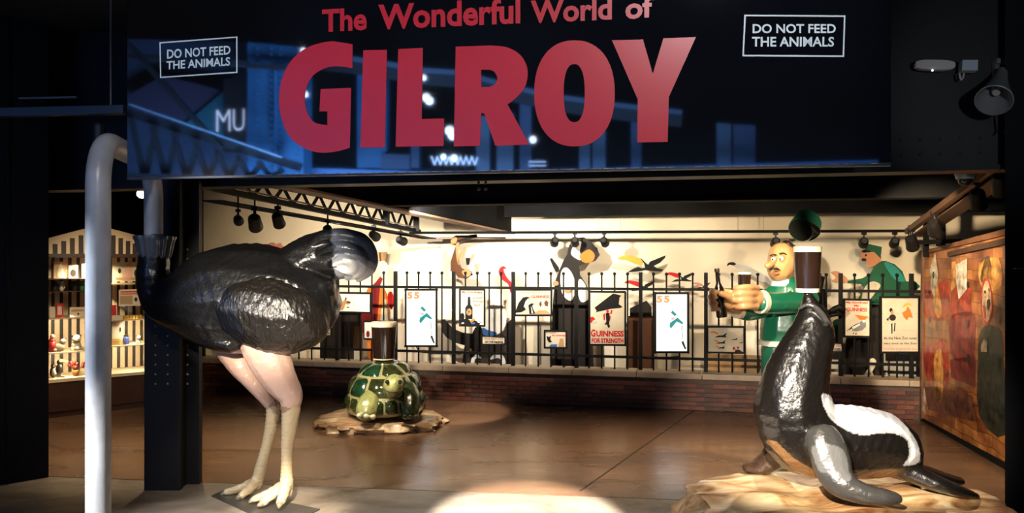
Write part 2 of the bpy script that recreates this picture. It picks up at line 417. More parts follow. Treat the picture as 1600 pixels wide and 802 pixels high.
# lattice truss on the far side, ladder tray below it
t = thing('lattice_truss', px(500, 330, 7.5), 'black lattice truss with crossed struts above long-necked bird', 'truss')
ta, tb = px(322, 292, 6.3), px(655, 362, 9.7); tc_, td = px(322, 268, 6.3), px(655, 336, 9.7)
b = B(); b.bar(ta, tb, 0.05, 0.045); b.build('chord', BLACK, t)
b = B(); b.bar(tc_, td, 0.05, 0.05); b.build('chord', BLACK, t)
b = B(); b.bar(ta + Vector((0, -.03, .04)), tb + Vector((0, -.03, .04)), 0.012, 0.012); b.build('cable', mat('cable_sheath_grey', (0.25, 0.2, 0.17), 0.5), t)
N = 13
for i in range(N):
    f0, f1 = i / N, (i + 1) / N
    for A, C in ((ta.lerp(tb, f0), tc_.lerp(td, (f0 + f1) / 2)), (tc_.lerp(td, (f0 + f1) / 2), ta.lerp(tb, f1))):
        b = B(); b.bar(A, C, 0.014, 0.03); b.build('strut', BLACK, t)
b = B(); b.bar(ta.lerp(tb, .78), tc_.lerp(td, .78), .12, .06); b.build('gusset', BLACK, t)
b = B(); b.bar(ta.lerp(tb, .98), tc_.lerp(td, .98), .12, .06); b.build('gusset', BLACK, t)
t = thing('cable_tray', px(470, 345, 8.2), 'dark perforated cable tray under the lattice truss', 'tray')
la, lb = px(318, 314, 6.6), px(660, 373, 9.6)
for dx in (0, .16):
    b = B(); b.bar(la + Vector((dx, 0, 0)), lb + Vector((dx, 0, 0)), 0.012, 0.012); b.build('side_rail', BLACK, t)
r0 = None
for i in range(56):
    p = la.lerp(lb, i / 55); b = None
    if r0 is None:
        b = B(); b.box(p + Vector((.08, 0, 0)), (.16, .03, .012)); r0 = b.build('rung', BLACK, t)
    else: dup(r0, place=p + Vector((.08, 0, -.006)), parent=t)

# stub wall and dark column at the left edge
La, Lb = fl(0, 757), fl(76, 746); LP = Plane(La, Lb); xe = (Lb - La).dot(LP.d)
b = B(); b.prism([LP.pt(-3.5, 0), LP.pt(xe, 0), LP.pt(xe, 3.4), LP.pt(-3.5, 3.4)], -LP.n * 0.45); b.prism([LP.pt(0.04, 0, .02), LP.pt(0.055, 0, .02), LP.pt(0.055, 3.4, .02), LP.pt(0.04, 3.4, .02)], -LP.n * .02)
tag(b.build('wall_front_left', BLACK), kind='structure')
b = B(); b.prism([Vector((2.865, 4.65, 0)), Vector((4.6, 4.65, 0)), Vector((4.6, 5.1, 0)), Vector((3.16, 5.1, 0))], Vector((0, 0, 3.4)))
tag(b.build('wall_front_right', BLACK), kind='structure')
b = B(); b.bar(px(1585, 420, 4.62), px(1640, 420, 4.62), .02, .008); tag(b.build('gleam_bar', mat('gleam_tone', (.1, .07, .05), .4), None), kind='structure')  # bar added for a gleam, its brightness put into the colour

# riveted steel column behind the bird's neck
t = thing('steel_column', fl(255, 767), 'black riveted steel column behind the neck of the long-necked bird', 'column')
p0, p1 = fl(225, 767), fl(281, 767); w = p1.x - p0.x
b = B(); b.box(((p0.x + p1.x) / 2, p0.y + .03, 1.7), (w, 0.06, 3.4), bevel=.006); b.build('flange', mat('column_black', (0.006, 0.006, 0.007), 0.5, bump=.03, spec=.2), t)
q0, q1 = px(289, 758, 5.79), px(311, 758, 5.79)
b = B(); b.box(((q0.x + q1.x) / 2, 5.79 + .03, 1.7), (q1.x - q0.x, 0.06, 3.4)); b.build('flange', mat('column_black', (0, 0, 0)), t)
b = B(); b.box(((p0.x + p1.x) / 2 + .06, 5.76, 1.7), (0.1, 0.16, 3.4)); b.build('web', mat('column_black', (0, 0, 0)), t)
b = B()
for v in range(390, 610, 15):
    b.ball(px(243, v, p0.y), .007, 6); b.ball(px(262, v, p0.y), .007, 6)
    b.ball(px(293, v, 5.79), .009, 6)
tag(b.build('rivet', mat('rivet_steel_light', (0.2, 0.19, 0.19), 0.3), t, True), kind='stuff')

# ------------------------------------------------------------------ low brick wall with coping
BR = [mat('brick_%s' % n, c, 0.6, bump=.25, bscale=60, vary=.35, vscale=14) for n, c in (('red', (.12, .032, .018)), ('dark', (.06, .02, .013)), ('orange', (.16, .05, .026)))]
t = thing('low_brick_wall', WALLF.pt(3.4, 0), 'low dark red brick wall carrying the black railings', 'wall')
WX0, WX1, CH = WALLF.sx(300), WALLF.sx(1445), 0.337
b = B(); b.prism([WALLF.pt(WX0, 0, -.006), WALLF.pt(WX1, 0, -.006), WALLF.pt(WX1, CH, -.006), WALLF.pt(WX0, CH, -.006)], -WALLF.n * 0.27)
b.build('mortar', mat('mortar', (.085, .055, .04), .85, vary=.2, vscale=30), t)
protos = []
bl, bh = 0.172, 0.042; NC = 7; ch = CH / NC
for k, m in enumerate(BR):
    b = B(); b.box(WALLF.pt(0, 0, -0.01) + Vector((0, 0, bh / 2)), (bl - .008, .03, bh), yaw=YAW, bevel=.003); protos.append((b, m))
bp_ = []; count = 0
for c in range(NC):
    off = (c % 2) * bl / 2
    n = int((WX1 - WX0) / bl)
    for i in range(n):
        k = random.choices((0, 1, 2), (5, 4, 1))[0]
        x = WX0 + bl / 2 + off + i * bl
        if x + bl / 2 > WX1 + .05 or count >= 300: continue
        P = WALLF.pt(x, c * ch + .003, -0.008 + random.uniform(-.002, .002))
        if len(bp_) < 3 or bp_[k] is None:
            if not bp_: bp_ = [None] * 3
            if bp_[k] is None: bp_[k] = protos[k][0].build('brick', protos[k][1], t); bp_[k].location = P - WL[t.name]; WL[bp_[k].name] = P; count += 1; continue
        dup(bp_[k], place=P, parent=t); count += 1
STONE = mat('coping_stone', (.34, .25, .17), .6, bump=.1, bscale=50, vary=.2, vscale=6)
us = [300, 385, 490, 592, 693, 795.5, 894.5, 994.5, 1097, 1205, 1313, 1420, 1446]
for u0, u1 in zip(us, us[1:]):
    x0, x1 = WALLF.sx(u0), WALLF.sx(u1); b = B()
    c = WALLF.pt((x0 + x1) / 2, CH + .03, -0.12); b.box(c, (x1 - x0 - .006, .31, .06), yaw=YAW, bevel=.005); b.build('coping_stone', STONE, t)
TOPZ = CH + .06

# ------------------------------------------------------------------ railings
t = RAIL = thing('railing', FENCE.pt(3.4, TOPZ), 'black iron zoo railing with ball-topped bars on low brick wall', 'railing')
posts_u = [318, 428, 527, 618, 709, 802, 900.5, 1001, 1103, 1280, 1313.5, 1424]
ztop = 1.475; zr = (FENCE.at(900, 451).z, FENCE.at(900, 556).z)
def post_at(u):
    P = FENCE.pt(FENCE.sx(u), TOPZ); b = B(); b.box(P + Vector((0, 0, (ztop - TOPZ) / 2)), (.04, .04, ztop - TOPZ), yaw=YAW, bevel=.004); return b.build('post', IRON, t)
p0 = post_at(posts_u[0])
for u in posts_u[1:]: dup(p0, place=FENCE.pt(FENCE.sx(u), TOPZ), parent=t)
bar0 = None
bars = []
for a, c in zip(posts_u, posts_u[1:]):
    if c == 1313.5: us_ = [1291]
    elif c == 1280: us_ = [1123, 1144, 1164, 1184]
    else:
        s0, s1 = FENCE.sx(a), FENCE.sx(c); us_ = None
        bars += [s0 + (s1 - s0) * k / 5 for k in range(1, 5)]
    if us_: bars += [FENCE.sx(u) for u in us_]
for s in bars:
    P = FENCE.pt(s, TOPZ)
    if bar0 is None:
        hb = ztop - .03 - TOPZ
        b = B(); b.cyl(P, P + Vector((0, 0, hb)), .0095, seg=10); bar0 = b.build('bar', IRON, t, 40)
        b = B(); b.ball(P + Vector((0, 0, hb + .012)), .019, 10); fin0 = b.build('finial', IRON, bar0, True); dF = WL[fin0.name] - WL[bar0.name]
    else:
        o = dup(bar0, place=P, parent=t); dup(fin0, place=P + dF, parent=o)
for z in zr:
    for u0, u1 in ((300, 1192), (1278, 1440)):
        s0, s1 = FENCE.sx(u0), FENCE.sx(u1); b = B(); c = FENCE.pt((s0 + s1) / 2, z); b.box(c, (s1 - s0, .014, .03), yaw=YAW); b.build('rail', IRON, t)
# bars bent aside around the keeper
b = B(); b.tube([FENCE.at(u, v, o) for u, v, o in ((1284, 452, 0), (1284, 478, .02), (1292, 490, .05), (1304, 484, .08), (1312, 480, .1), (1318, 486, .1))], .036, 10); b.build('bent_bar', IRON, t, True)
b = B(); b.tube([FENCE.at(u, v, o) for u, v, o in ((1280, 585, 0), (1279, 540, .02), (1286, 505, .05), (1298, 493, .08), (1316, 490, .1))], .02, 10); b.build('bent_bar', IRON, t, True)
b = B(); b.tube([FENCE.at(u, v, o) for u, v, o in ((1284, 432, 0), (1280, 450, .01), (1283, 476, .02))], .034, 10); b.build('bent_bar', IRON, t, True)

# ------------------------------------------------------------------ glass sign with vinyl lettering
SA = px(199, 401, 3.95); SIGN = Plane(SA, SA + Vector((math.cos(YAW), math.sin(YAW), 0)))
GLASS = mat('black_glass', (0.004, 0.004, 0.005), 0.03, ior=1.75)
RED = mat('red_vinyl', srgb(205, 38, 52), 0.3, vary=.12, vscale=1.6)
WHITEV = mat('pale_vinyl', srgb(214, 232, 238), 0.4)
sx0, sx1 = SIGN.sx(199), SIGN.sx(1392); sz0 = SIGN.at(200, 277).z
t = thing('glass_sign', SIGN.pt((sx0 + sx1) / 2, sz0), 'long black glass sign with big red six-letter word', 'sign')
b = B(); b.prism([SIGN.pt(sx0, sz0), SIGN.pt(sx1, sz0 - .02), SIGN.pt(sx1, 3.36), SIGN.pt(sx0, 3.36)], -SIGN.n * .015); b.build('glass_panel', GLASS, t)
b = B(); b.prism([SIGN.pt(sx0, sz0 - .012, .004), SIGN.pt(sx1, sz0 - .032, .004), SIGN.pt(sx1, sz0 - .022, .004), SIGN.pt(sx0, sz0 - .002, .004)], -SIGN.n * .03); b.build('edge_strip', mat('blue_black_metal', (.02, .024, .035), .35), t)
def zz(P, ox, oy=0, k=2.6725): return [(ox + x / k, oy + y / k) for x, y in P]
L = {}
g_out = [(403, 185), (360, 178), (310, 173), (240, 188), (180, 220), (135, 270), (105, 340), (96, 420), (105, 490), (130, 555), (170, 600), (230, 630), (280, 638), (340, 632), (392, 617)]
g_in = [(298, 523), (245, 512), (215, 472), (204, 415), (212, 360), (242, 312), (295, 283), (345, 277), (403, 285)]
L['G'] = ([zz([tuple(p) for p in catmull(g_out, 5)] + [(397, 367), (270, 372), (265, 465), (298, 465)] + [tuple(p) for p in catmull(g_in, 5)], 400)], [])
L['I'] = ([zz([(448, 210), (547, 208), (538, 615), (436, 617)], 400)], [])
L['L'] = ([zz([(594, 205), (697, 200), (692, 497), (786, 495), (783, 610), (583, 613)], 400)], [])
r_c = [(766, 71), (792, 74), (812, 85), (823, 103), (824, 122), (818, 140), (803, 156), (793, 163)]
L['R'] = ([[(712, 73)] + [tuple(p) for p in catmull(r_c, 5)] + [(827, 226), (774, 228), (757, 178), (752, 176), (750, 228), (709, 229)]],
          [[(752, 109)] + [tuple(p) for p in catmull([(764, 109), (772, 112), (777, 122), (774, 131), (765, 136)], 4)] + [(752, 136)]])
L['O'] = ([oval(897.6, 146, 63, 83, 48, 2.25)], [oval(897.2, 145.6, 16.5, 45.5, 32, 2.4)])
L['Y'] = ([zz([(417, 168), (547, 165), (588, 308), (632, 160), (768, 155), (655, 405), (650, 593), (523, 595), (525, 415)], 800)], [])
for ch_, (outs, holes) in L.items():
    cu = bpy.data.curves.new('outline', 'CURVE'); cu.dimensions = '2D'; cu.fill_mode = 'BOTH'; cu.extrude = 0.0
    for poly in outs + holes:
        s = cu.splines.new('POLY'); s.points.add(len(poly) - 1); s.use_cyclic_u = True
        for p_, (x, y) in zip(s.points, poly): p_.co = (x / 100, -y / 100, 0, 1)
    o = bpy.data.objects.new('outline', cu); COL.objects.link(o)
    me = bpy.data.meshes.new_from_object(o.evaluated_get(bpy.context.evaluated_depsgraph_get()))
    b = B(); vs = [b.bm.verts.new(SIGN.at(v.co.x * 100, -v.co.y * 100, .0015)) for v in me.vertices]
    for p_ in me.polygons:
        try: b.bm.faces.new([vs[i] for i in p_.vertices])
        except ValueError: pass
    bpy.data.objects.remove(o); bpy.data.curves.remove(cu); bpy.data.meshes.remove(me)
    b.build('letter', RED, t)
on = lambda x, y: SIGN.at(x, y, .0015)
for body, TL, TR, BL_, BR_, m_, bo in (
        ('The', (503, 15), (573, 11), (503, 51), (573, 47), RED, .03), ('Wonderful', (591, 7), (813, -5), (591, 47), (813, 37), RED, .03),
        ('World', (829, 1), (956, -5), (829, 37), (956, 31), RED, .03), ('of', (977, -5), (1021, -7), (977, 31), (1021, 27), RED, .03),
        ('DO NOT FEED', (261, 77.5), (360, 71), (261, 92), (360, 85), WHITEV, .022), ('THE ANIMALS', (260, 95.5), (359.5, 89), (260, 109), (359.5, 102.5), WHITEV, .022),
        ('DO NOT FEED', (1176, 37.5), (1306, 37.5), (1176, 52), (1306, 52), WHITEV, .022), ('THE ANIMALS', (1175, 57.5), (1303.5, 57.5), (1175, 73), (1303, 73), WHITEV, .022)):
    b = B(); put_text(b, body, TL, TR, BL_, BR_, on, bo); b.build('lettering', m_, t)
def frame(q, w):
    b = B(); c = (sum(p[0] for p in q) / 4, sum(p[1] for p in q) / 4)
    i_ = [(p[0] + (w if p[0] < c[0] else -w), p[1] + (w if p[1] < c[1] else -w)) for p in q]
    for k in range(4):
        n = (k + 1) % 4; b.bm.faces.new([b.bm.verts.new(on(*p)) for p in (q[k], q[n], i_[n], i_[k])])
    return b.build('border_line', WHITEV, t)
frame([(249, 66), (371, 57), (371, 114), (250, 122)], 2)
frame([(1163, 23), (1321, 24), (1319, 89), (1160, 88)], 2.4)

# ------------------------------------------------------------------ the hall behind the visitor, seen mirrored in the glass
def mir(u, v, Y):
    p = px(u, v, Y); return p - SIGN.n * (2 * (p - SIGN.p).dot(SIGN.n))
def mbar(u0, v0, u1, v1, Y, w, dz=0.12, Y1=None): return mir(u0, v0, Y), mir(u1, v1, Y1 or Y), w, dz
BLUEST = mat('blue_steel_paint', (0.025, 0.10, 0.20), 0.5, bump=.1, bscale=9, vary=.25, vscale=2)
NAVY = mat('navy_panel', (0.035, 0.055, 0.10), 0.7, vary=.2)
DARKH = mat('hall_dark_steel', (0.012, 0.014, 0.018), 0.6)
def mslab(name, pts, Y, m, parent=None, th=0.15):
    b = B(); b.prism([mir(u, v, Y) for u, v in pts], SIGN.n * th); return b.build(name, m, parent)
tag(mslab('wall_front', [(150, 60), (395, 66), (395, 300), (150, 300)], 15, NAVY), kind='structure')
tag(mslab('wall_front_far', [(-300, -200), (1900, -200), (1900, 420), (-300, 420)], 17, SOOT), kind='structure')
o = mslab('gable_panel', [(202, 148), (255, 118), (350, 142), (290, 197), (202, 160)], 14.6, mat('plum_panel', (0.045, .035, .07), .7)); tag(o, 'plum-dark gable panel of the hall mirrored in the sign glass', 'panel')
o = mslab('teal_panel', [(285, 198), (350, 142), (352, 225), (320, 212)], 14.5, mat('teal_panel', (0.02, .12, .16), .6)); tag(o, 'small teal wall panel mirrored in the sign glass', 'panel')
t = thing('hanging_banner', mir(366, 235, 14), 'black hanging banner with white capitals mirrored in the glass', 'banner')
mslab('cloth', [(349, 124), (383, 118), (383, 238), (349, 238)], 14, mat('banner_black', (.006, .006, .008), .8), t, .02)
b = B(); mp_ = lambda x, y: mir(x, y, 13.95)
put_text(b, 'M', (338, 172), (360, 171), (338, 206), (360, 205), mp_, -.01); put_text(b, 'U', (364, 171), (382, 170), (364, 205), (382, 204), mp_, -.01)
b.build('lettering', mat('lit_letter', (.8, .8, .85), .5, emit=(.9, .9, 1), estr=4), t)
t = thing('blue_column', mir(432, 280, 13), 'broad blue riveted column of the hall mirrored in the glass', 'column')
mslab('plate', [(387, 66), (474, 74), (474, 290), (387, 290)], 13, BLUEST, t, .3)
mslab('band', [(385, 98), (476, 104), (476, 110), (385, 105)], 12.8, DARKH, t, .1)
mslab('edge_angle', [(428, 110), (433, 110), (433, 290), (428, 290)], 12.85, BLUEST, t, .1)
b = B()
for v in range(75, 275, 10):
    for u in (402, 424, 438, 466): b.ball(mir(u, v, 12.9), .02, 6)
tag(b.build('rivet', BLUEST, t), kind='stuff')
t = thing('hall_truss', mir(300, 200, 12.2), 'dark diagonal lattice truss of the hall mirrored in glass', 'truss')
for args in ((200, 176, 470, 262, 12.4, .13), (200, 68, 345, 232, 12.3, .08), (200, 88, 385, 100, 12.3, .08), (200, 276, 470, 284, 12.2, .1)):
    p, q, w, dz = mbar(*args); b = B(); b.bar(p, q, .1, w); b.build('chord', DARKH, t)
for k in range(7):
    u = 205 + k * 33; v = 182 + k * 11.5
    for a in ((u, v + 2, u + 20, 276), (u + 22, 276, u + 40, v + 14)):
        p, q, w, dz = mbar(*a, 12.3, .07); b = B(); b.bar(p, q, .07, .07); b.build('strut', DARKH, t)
b = B(); b.bar(mir(202, 163, 12), mir(440, 246, 12), .03, .02); b.build('lit_edge', mat('lit_edge_blue', (.3, .45, .6), .5), t)  # light along the chord, put in as a pale blue strip
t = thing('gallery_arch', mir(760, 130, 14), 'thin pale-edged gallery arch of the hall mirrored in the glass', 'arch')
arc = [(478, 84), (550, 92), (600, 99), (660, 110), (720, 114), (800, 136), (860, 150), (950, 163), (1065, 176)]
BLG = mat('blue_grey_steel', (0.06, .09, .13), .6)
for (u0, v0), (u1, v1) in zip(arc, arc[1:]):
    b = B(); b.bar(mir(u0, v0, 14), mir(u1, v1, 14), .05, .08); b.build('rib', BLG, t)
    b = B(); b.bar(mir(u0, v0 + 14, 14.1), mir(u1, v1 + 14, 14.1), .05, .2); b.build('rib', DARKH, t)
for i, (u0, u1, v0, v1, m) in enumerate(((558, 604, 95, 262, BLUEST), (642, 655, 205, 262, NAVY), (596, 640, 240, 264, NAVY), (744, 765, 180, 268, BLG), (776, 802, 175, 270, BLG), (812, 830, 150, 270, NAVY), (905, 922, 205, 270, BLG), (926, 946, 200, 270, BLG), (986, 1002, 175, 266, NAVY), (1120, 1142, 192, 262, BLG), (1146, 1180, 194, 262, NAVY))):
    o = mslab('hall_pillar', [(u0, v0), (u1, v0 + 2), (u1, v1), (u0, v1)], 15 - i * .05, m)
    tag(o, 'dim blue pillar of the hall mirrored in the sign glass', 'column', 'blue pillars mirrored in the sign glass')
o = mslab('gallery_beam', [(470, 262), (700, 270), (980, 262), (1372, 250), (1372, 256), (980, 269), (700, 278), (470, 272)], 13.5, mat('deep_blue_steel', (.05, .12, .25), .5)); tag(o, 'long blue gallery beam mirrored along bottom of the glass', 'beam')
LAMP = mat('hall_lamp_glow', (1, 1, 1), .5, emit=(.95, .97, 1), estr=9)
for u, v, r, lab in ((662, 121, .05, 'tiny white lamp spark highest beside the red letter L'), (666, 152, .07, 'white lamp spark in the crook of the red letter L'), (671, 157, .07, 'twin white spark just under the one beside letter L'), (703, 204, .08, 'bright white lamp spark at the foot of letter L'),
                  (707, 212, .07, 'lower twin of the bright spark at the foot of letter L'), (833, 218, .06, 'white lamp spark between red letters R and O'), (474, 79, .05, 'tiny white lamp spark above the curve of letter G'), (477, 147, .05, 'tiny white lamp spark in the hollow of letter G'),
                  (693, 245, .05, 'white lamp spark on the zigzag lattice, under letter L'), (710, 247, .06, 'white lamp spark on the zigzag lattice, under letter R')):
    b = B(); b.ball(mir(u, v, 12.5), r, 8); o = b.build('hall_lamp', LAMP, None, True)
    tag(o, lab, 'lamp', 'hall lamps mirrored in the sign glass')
t = thing('lit_lattice', mir(710, 250, 12.6), 'white zigzag lattice glowing as if lit, mirrored under the middle red letters', 'lattice')
LATM = mat('lattice_glow_white', (.7, .7, .75), .5, emit=(.8, .85, 1), estr=2.2)  # emission gives lattice and shelves the look of light falling on them
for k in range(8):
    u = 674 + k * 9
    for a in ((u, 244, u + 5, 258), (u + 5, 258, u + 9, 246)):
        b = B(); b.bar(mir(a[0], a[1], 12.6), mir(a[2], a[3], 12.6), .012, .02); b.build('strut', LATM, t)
t = thing('lit_shelf', mir(840, 258, 12.6), 'pair of small shelves glowing as if lit, mirrored at base of sign', 'shelf')
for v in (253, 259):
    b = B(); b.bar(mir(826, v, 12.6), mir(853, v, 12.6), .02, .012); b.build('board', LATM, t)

# ------------------------------------------------------------------ grey pipe and the long-necked bird swallowing it
PIPE = mat('grey_pipe_paint', (0.36, 0.38, 0.42), 0.34, bump=.12, bscale=14, vary=.25, vscale=5)
pr = .0615; A0 = px(153.5, 401, 4.2); A0.z = 0; D0 = px(240, 401, 5.45); D0.z = 0
hd = (D0 - A0).normalized(); R = .24; zt = 2.27; pts = [A0, A0 + Vector((0, 0, 1)), A0 + Vector((0, 0, zt - R))]
for k in range(1, 9):
    a = math.pi / 2 * k / 8; pts.append(A0 + hd * (R - R * math.cos(a)) + Vector((0, 0, zt - R + R * math.sin(a))))
dl = (D0 - A0).length
for k in range(0, 9):
    a = math.pi / 2 * k / 8; pts.append(A0 + hd * (dl - R + R * math.sin(a)) + Vector((0, 0, zt - R + R * math.cos(a))))
pts.append(D0 + Vector((0, 0, px(240, 385, 5.45).z)))
t = thing('bent_pipe', A0, 'thick grey painted pipe bending over into the bird\'s throat', 'pipe')
b = B(); b.tube(pts, pr, 28); b.build('tube', PIPE, t, 50)
b = B(); b.lathe(A0 + Vector((0, 0, 0)), [(pr * 1.35, 0), (pr * 1.35, .02), (pr * 1.02, .03)], 28); b.build('floor_collar', PIPE, t, 40)

PINK = (.52, .33, .26); LEGY = (.48, .37, .22); BLK = (.0045, .0045, .005); HOOF = (.16, .13, .09); JOINTC = (.25, .15, .10)
OY = 5.45
def toe(P): return sw(P, OY, .35)
bird = [
    (BLK, sw([(242, 384, 0, 23), (241, 404, 0, 24), (239, 430, 0, 26), (246, 455, 0, 30, 34), (264, 472, -.03, 38, 36), (300, 472, -.06, 57, 48), (350, 468, -.02, 84, 70), (400, 467, 0, 88, 78), (445, 470, 0, 79, 74), (482, 474, 0, 52, 60), (508, 474, 0, 22, 34)], OY)),
    (BLK, sw([(430, 440, 0, 48, 50), (462, 420, 0, 40, 44), (495, 402, 0, 40, 40), (530, 398, 0, 40, 38), (556, 402, 0, 33, 34), (566, 408, 0, 24, 28)], OY)),
    (BLK, sw([(505, 450, -.04, 20, 34), (514, 480, -.04, 15, 30), (512, 505, -.04, 10, 22)], OY)),
    (BLK, sw([(300, 500, -.05, 22, 30), (335, 525, -.05, 20, 40), (370, 535, -.05, 18, 44)], OY)),
]
for dy, s in ((-.21, 1), (-.245, 1)):
    pass
# curled plumes lying on the tail
for P in ([(488, 380, -.135, 6), (505, 370, -.15, 9), (535, 367, -.16, 11), (566, 376, -.145, 11), (582, 398, -.125, 9), (579, 422, -.11, 8), (560, 437, -.105, 5)],
          [(500, 396, -.16, 6), (525, 386, -.185, 9), (553, 391, -.18, 10), (568, 408, -.155, 9), (562, 426, -.14, 8), (542, 434, -.14, 5)],
          [(518, 414, -.165, 5), (536, 405, -.19, 9), (552, 412, -.185, 9), (549, 423, -.17, 8), (532, 422, -.17, 5)]):
    bird.append((BLK, sw(P, OY, .25)))
NT = len(bird)
nl, fn_ = -.13, .13
bird += [
    (PINK, sw([(412, 540, nl, 36, 32), (424, 568, nl, 33, 30), (440, 598, nl, 26, 24), (452, 614, nl, 21, 20), (455, 624, nl, 18, 18)], OY)),
    (JOINTC, sw([(453, 637, nl, 15.2)], OY)),
    (LEGY, sw([(455, 640, nl, 15), (452, 668, nl, 12.5), (449, 700, nl, 10), (448, 730, nl, 9.5), (448, 752, nl, 11), (447, 768, nl, 11)], OY)),
    (LEGY, toe([(447, 757, nl - .02, 10), (442, 775, nl - .1, 8.5), (438, 786, nl - .16, 7)])),
    (LEGY, toe([(446, 757, nl, 9), (428, 772, nl - .06, 7.5), (412, 785, nl - .11, 6.5)])),
    (LEGY, toe([(445, 757, nl + .02, 9), (422, 770, nl + .0, 7), (400, 779, nl - .03, 6)])),
    (HOOF, toe([(437, 789, nl - .185, 5.5), (436, 793, nl - .2, 3.5)])), (HOOF, toe([(408, 788, nl - .125, 5.5), (404, 791, nl - .135, 3.5)])), (HOOF, toe([(394, 782, nl - .04, 5), (390, 785, nl - .05, 3)])),
    (PINK, sw([(352, 532, fn_, 24, 26), (374, 568, fn_, 20, 22), (398, 600, fn_, 14, 16), (420, 628, fn_, 10.5, 12)], OY)),
    (JOINTC, sw([(426, 634, fn_, 10.5)], OY)),
    (LEGY, sw([(427, 638, fn_, 11), (423, 670, fn_, 10), (416, 700, fn_, 9), (409, 725, fn_, 9.5), (404, 745, fn_, 10), (401, 756, fn_, 10)], OY)),
    (LEGY, toe([(402, 750, fn_, 9), (390, 764, fn_ - .08, 8), (378, 774, fn_ - .15, 6.5)])),
    (LEGY, toe([(402, 750, fn_, 8), (378, 762, fn_ - .02, 7), (356, 769, fn_ - .05, 6)])),
    (HOOF, toe([(374, 777, fn_ - .165, 5), (370, 779, fn_ - .175, 3)])), (HOOF, toe([(350, 771, fn_ - .055, 5), (346, 773, fn_ - .065, 3)])),
]
PAINT_GLOSS = mat('glossy_statue_paint', (0, 0, 0), 0.3, coat=.4, bump=.22, bscale=48, attr='paint')
def feather(co):
    return np.array([0.004 * noise.noise(Vector(c * np.array([9, 9, 22]))) if c[2] > .95 else .0015 * noise.noise(Vector(c * 30)) + (.0017 * math.sin(c[2] * 230 + 3 * noise.noise(Vector(c * 12))) if c[2] < .62 else 0) for c in co])
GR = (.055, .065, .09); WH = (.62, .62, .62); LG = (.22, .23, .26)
t = BIRD = thing('bird_statue', px(420, 790, OY), 'glossy black long-necked bird statue on pink legs with neck round pipe', 'statue')
tailp = [(512, 340), (600, 340), (600, 450), (520, 440), (528, 424), (521, 415), (527, 405), (519, 396), (525, 386), (516, 376), (520, 366)]
swirl = [(520, 413), (530, 408), (545, 405), (560, 408), (572, 416), (584, 424), (578, 434), (562, 444), (545, 440), (552, 432), (538, 428), (524, 420)]
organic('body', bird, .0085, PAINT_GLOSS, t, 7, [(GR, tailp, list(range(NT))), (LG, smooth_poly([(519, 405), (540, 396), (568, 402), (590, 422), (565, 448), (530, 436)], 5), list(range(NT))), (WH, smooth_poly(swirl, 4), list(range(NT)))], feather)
WING = mat('hammered_black_paint', (.02, .017, .015), .3, coat=.25, bump=.75, bscale=26, stretch=(1.6, 1.6, .8), attr='paint')
wing_pts = [(346, 474, .06, 26, 30), (374, 478, .02, 46, 46), (408, 485, .0, 62, 60), (444, 495, .0, 61, 60), (474, 505, .03, 42, 48), (490, 511, .07, 22, 30)]
for side, dyo in ((-1, -.175), (1, .175)):
    wg = [((.009, .0075, .0065), sw([(u, v, dyo + d * (1 if side < 0 else -1), r, rd) for u, v, d, r, rd in wing_pts], OY))]
    organic('wing', wg, .011, WING, t, 8, [((.004, .0045, .008), [(300, 440), (352, 440), (366, 470), (372, 500), (384, 520), (380, 580), (300, 560)], [0])], lambda co: np.array([.004 * noise.noise(Vector(c * np.array([22, 22, 14]))) for c in co]))
b = B(); cz = px(242, 400, OY)
b.lathe(cz, [(.085, -.03), (.098, 0), (.108, .05), (.118, .1), (.128, .122), (.126, .135), (.112, .14), (.09, .13), (.066, .1)], 72, .1, 14)
b.build('ridged_collar', mat('collar_sheen_paint', (.08, .095, .12), .25, coat=.6, bump=.05), t, 60)  # blue-grey reflections are put into the collar's own colour
pl = [fl(330, 776), fl(352, 766), fl(500, 797), fl(470, 812), fl(395, 806)]
b = B(); b.prism([p + Vector((0, 0, .006)) for p in pl], Vector((0, 0, -.006))); tag(b.build('floor_plate', mat('dark_steel_plate', (.03, .028, .026), .3, bump=.1, bscale=20)), 'dark steel plate on the floor beneath the bird\'s feet', 'plate')

# ------------------------------------------------------------------ rocks
def rock(name, c, rx, ry, h, seed, m, label, na=96, nr=9, edge=.12):
    b = B(); rnd = random.Random(seed); rings = []
    prof = [(1.0, 0), (1.03, .25), (1.02, .55), (.99, .8), (.95, .95), (.90, 1.0), (.7, 1.03), (.45, 1.05), (.2, 1.04)]
    for j, (r, z) in enumerate(prof):
        ring = []
        for k in range(na):
            a = 2 * math.pi * k / na; x, y = math.cos(a), math.sin(a)
            e = (abs(x) ** 2.6 + abs(y) ** 2.6) ** (-1 / 2.6)
            n1 = noise.noise(Vector((x * 2.2 + seed, y * 2.2, z * .7)))
            n2 = noise.noise(Vector((x * 7 + seed, y * 7, z * 2.5 + j * .2)))
            n3 = abs(noise.noise(Vector((x * 5 - seed, y * 5 + z, z * 3.5))))
            f = r * e * (1 + edge * n1 + .06 * n2 - (.16 * n3 if z < .99 else .0))
            q = Vector((c[0] + rx * f * x, c[1] + ry * f * y, 0))
            top = .16 * noise.noise(Vector((q.x * 3.3, q.y * 3.3, seed))) + .16 * abs(noise.noise(Vector((q.x * 1.7 + 4, q.y * 4.1, seed)))) - .05
            q.z = h * z * (1 + (top * min(1, z)))
            ring.append(b.bm.verts.new(q))
        rings.append(ring)
    for A, C in zip(rings, rings[1:]):
        for k in range(na): b.bm.faces.new((A[k], A[(k + 1) % na], C[(k + 1) % na], C[k]))
    b.bm.faces.new(list(reversed(rings[0]))); b.bm.faces.new(rings[-1])
    o = b.build(name, m, None, 50); return tag(o, label, 'rock')
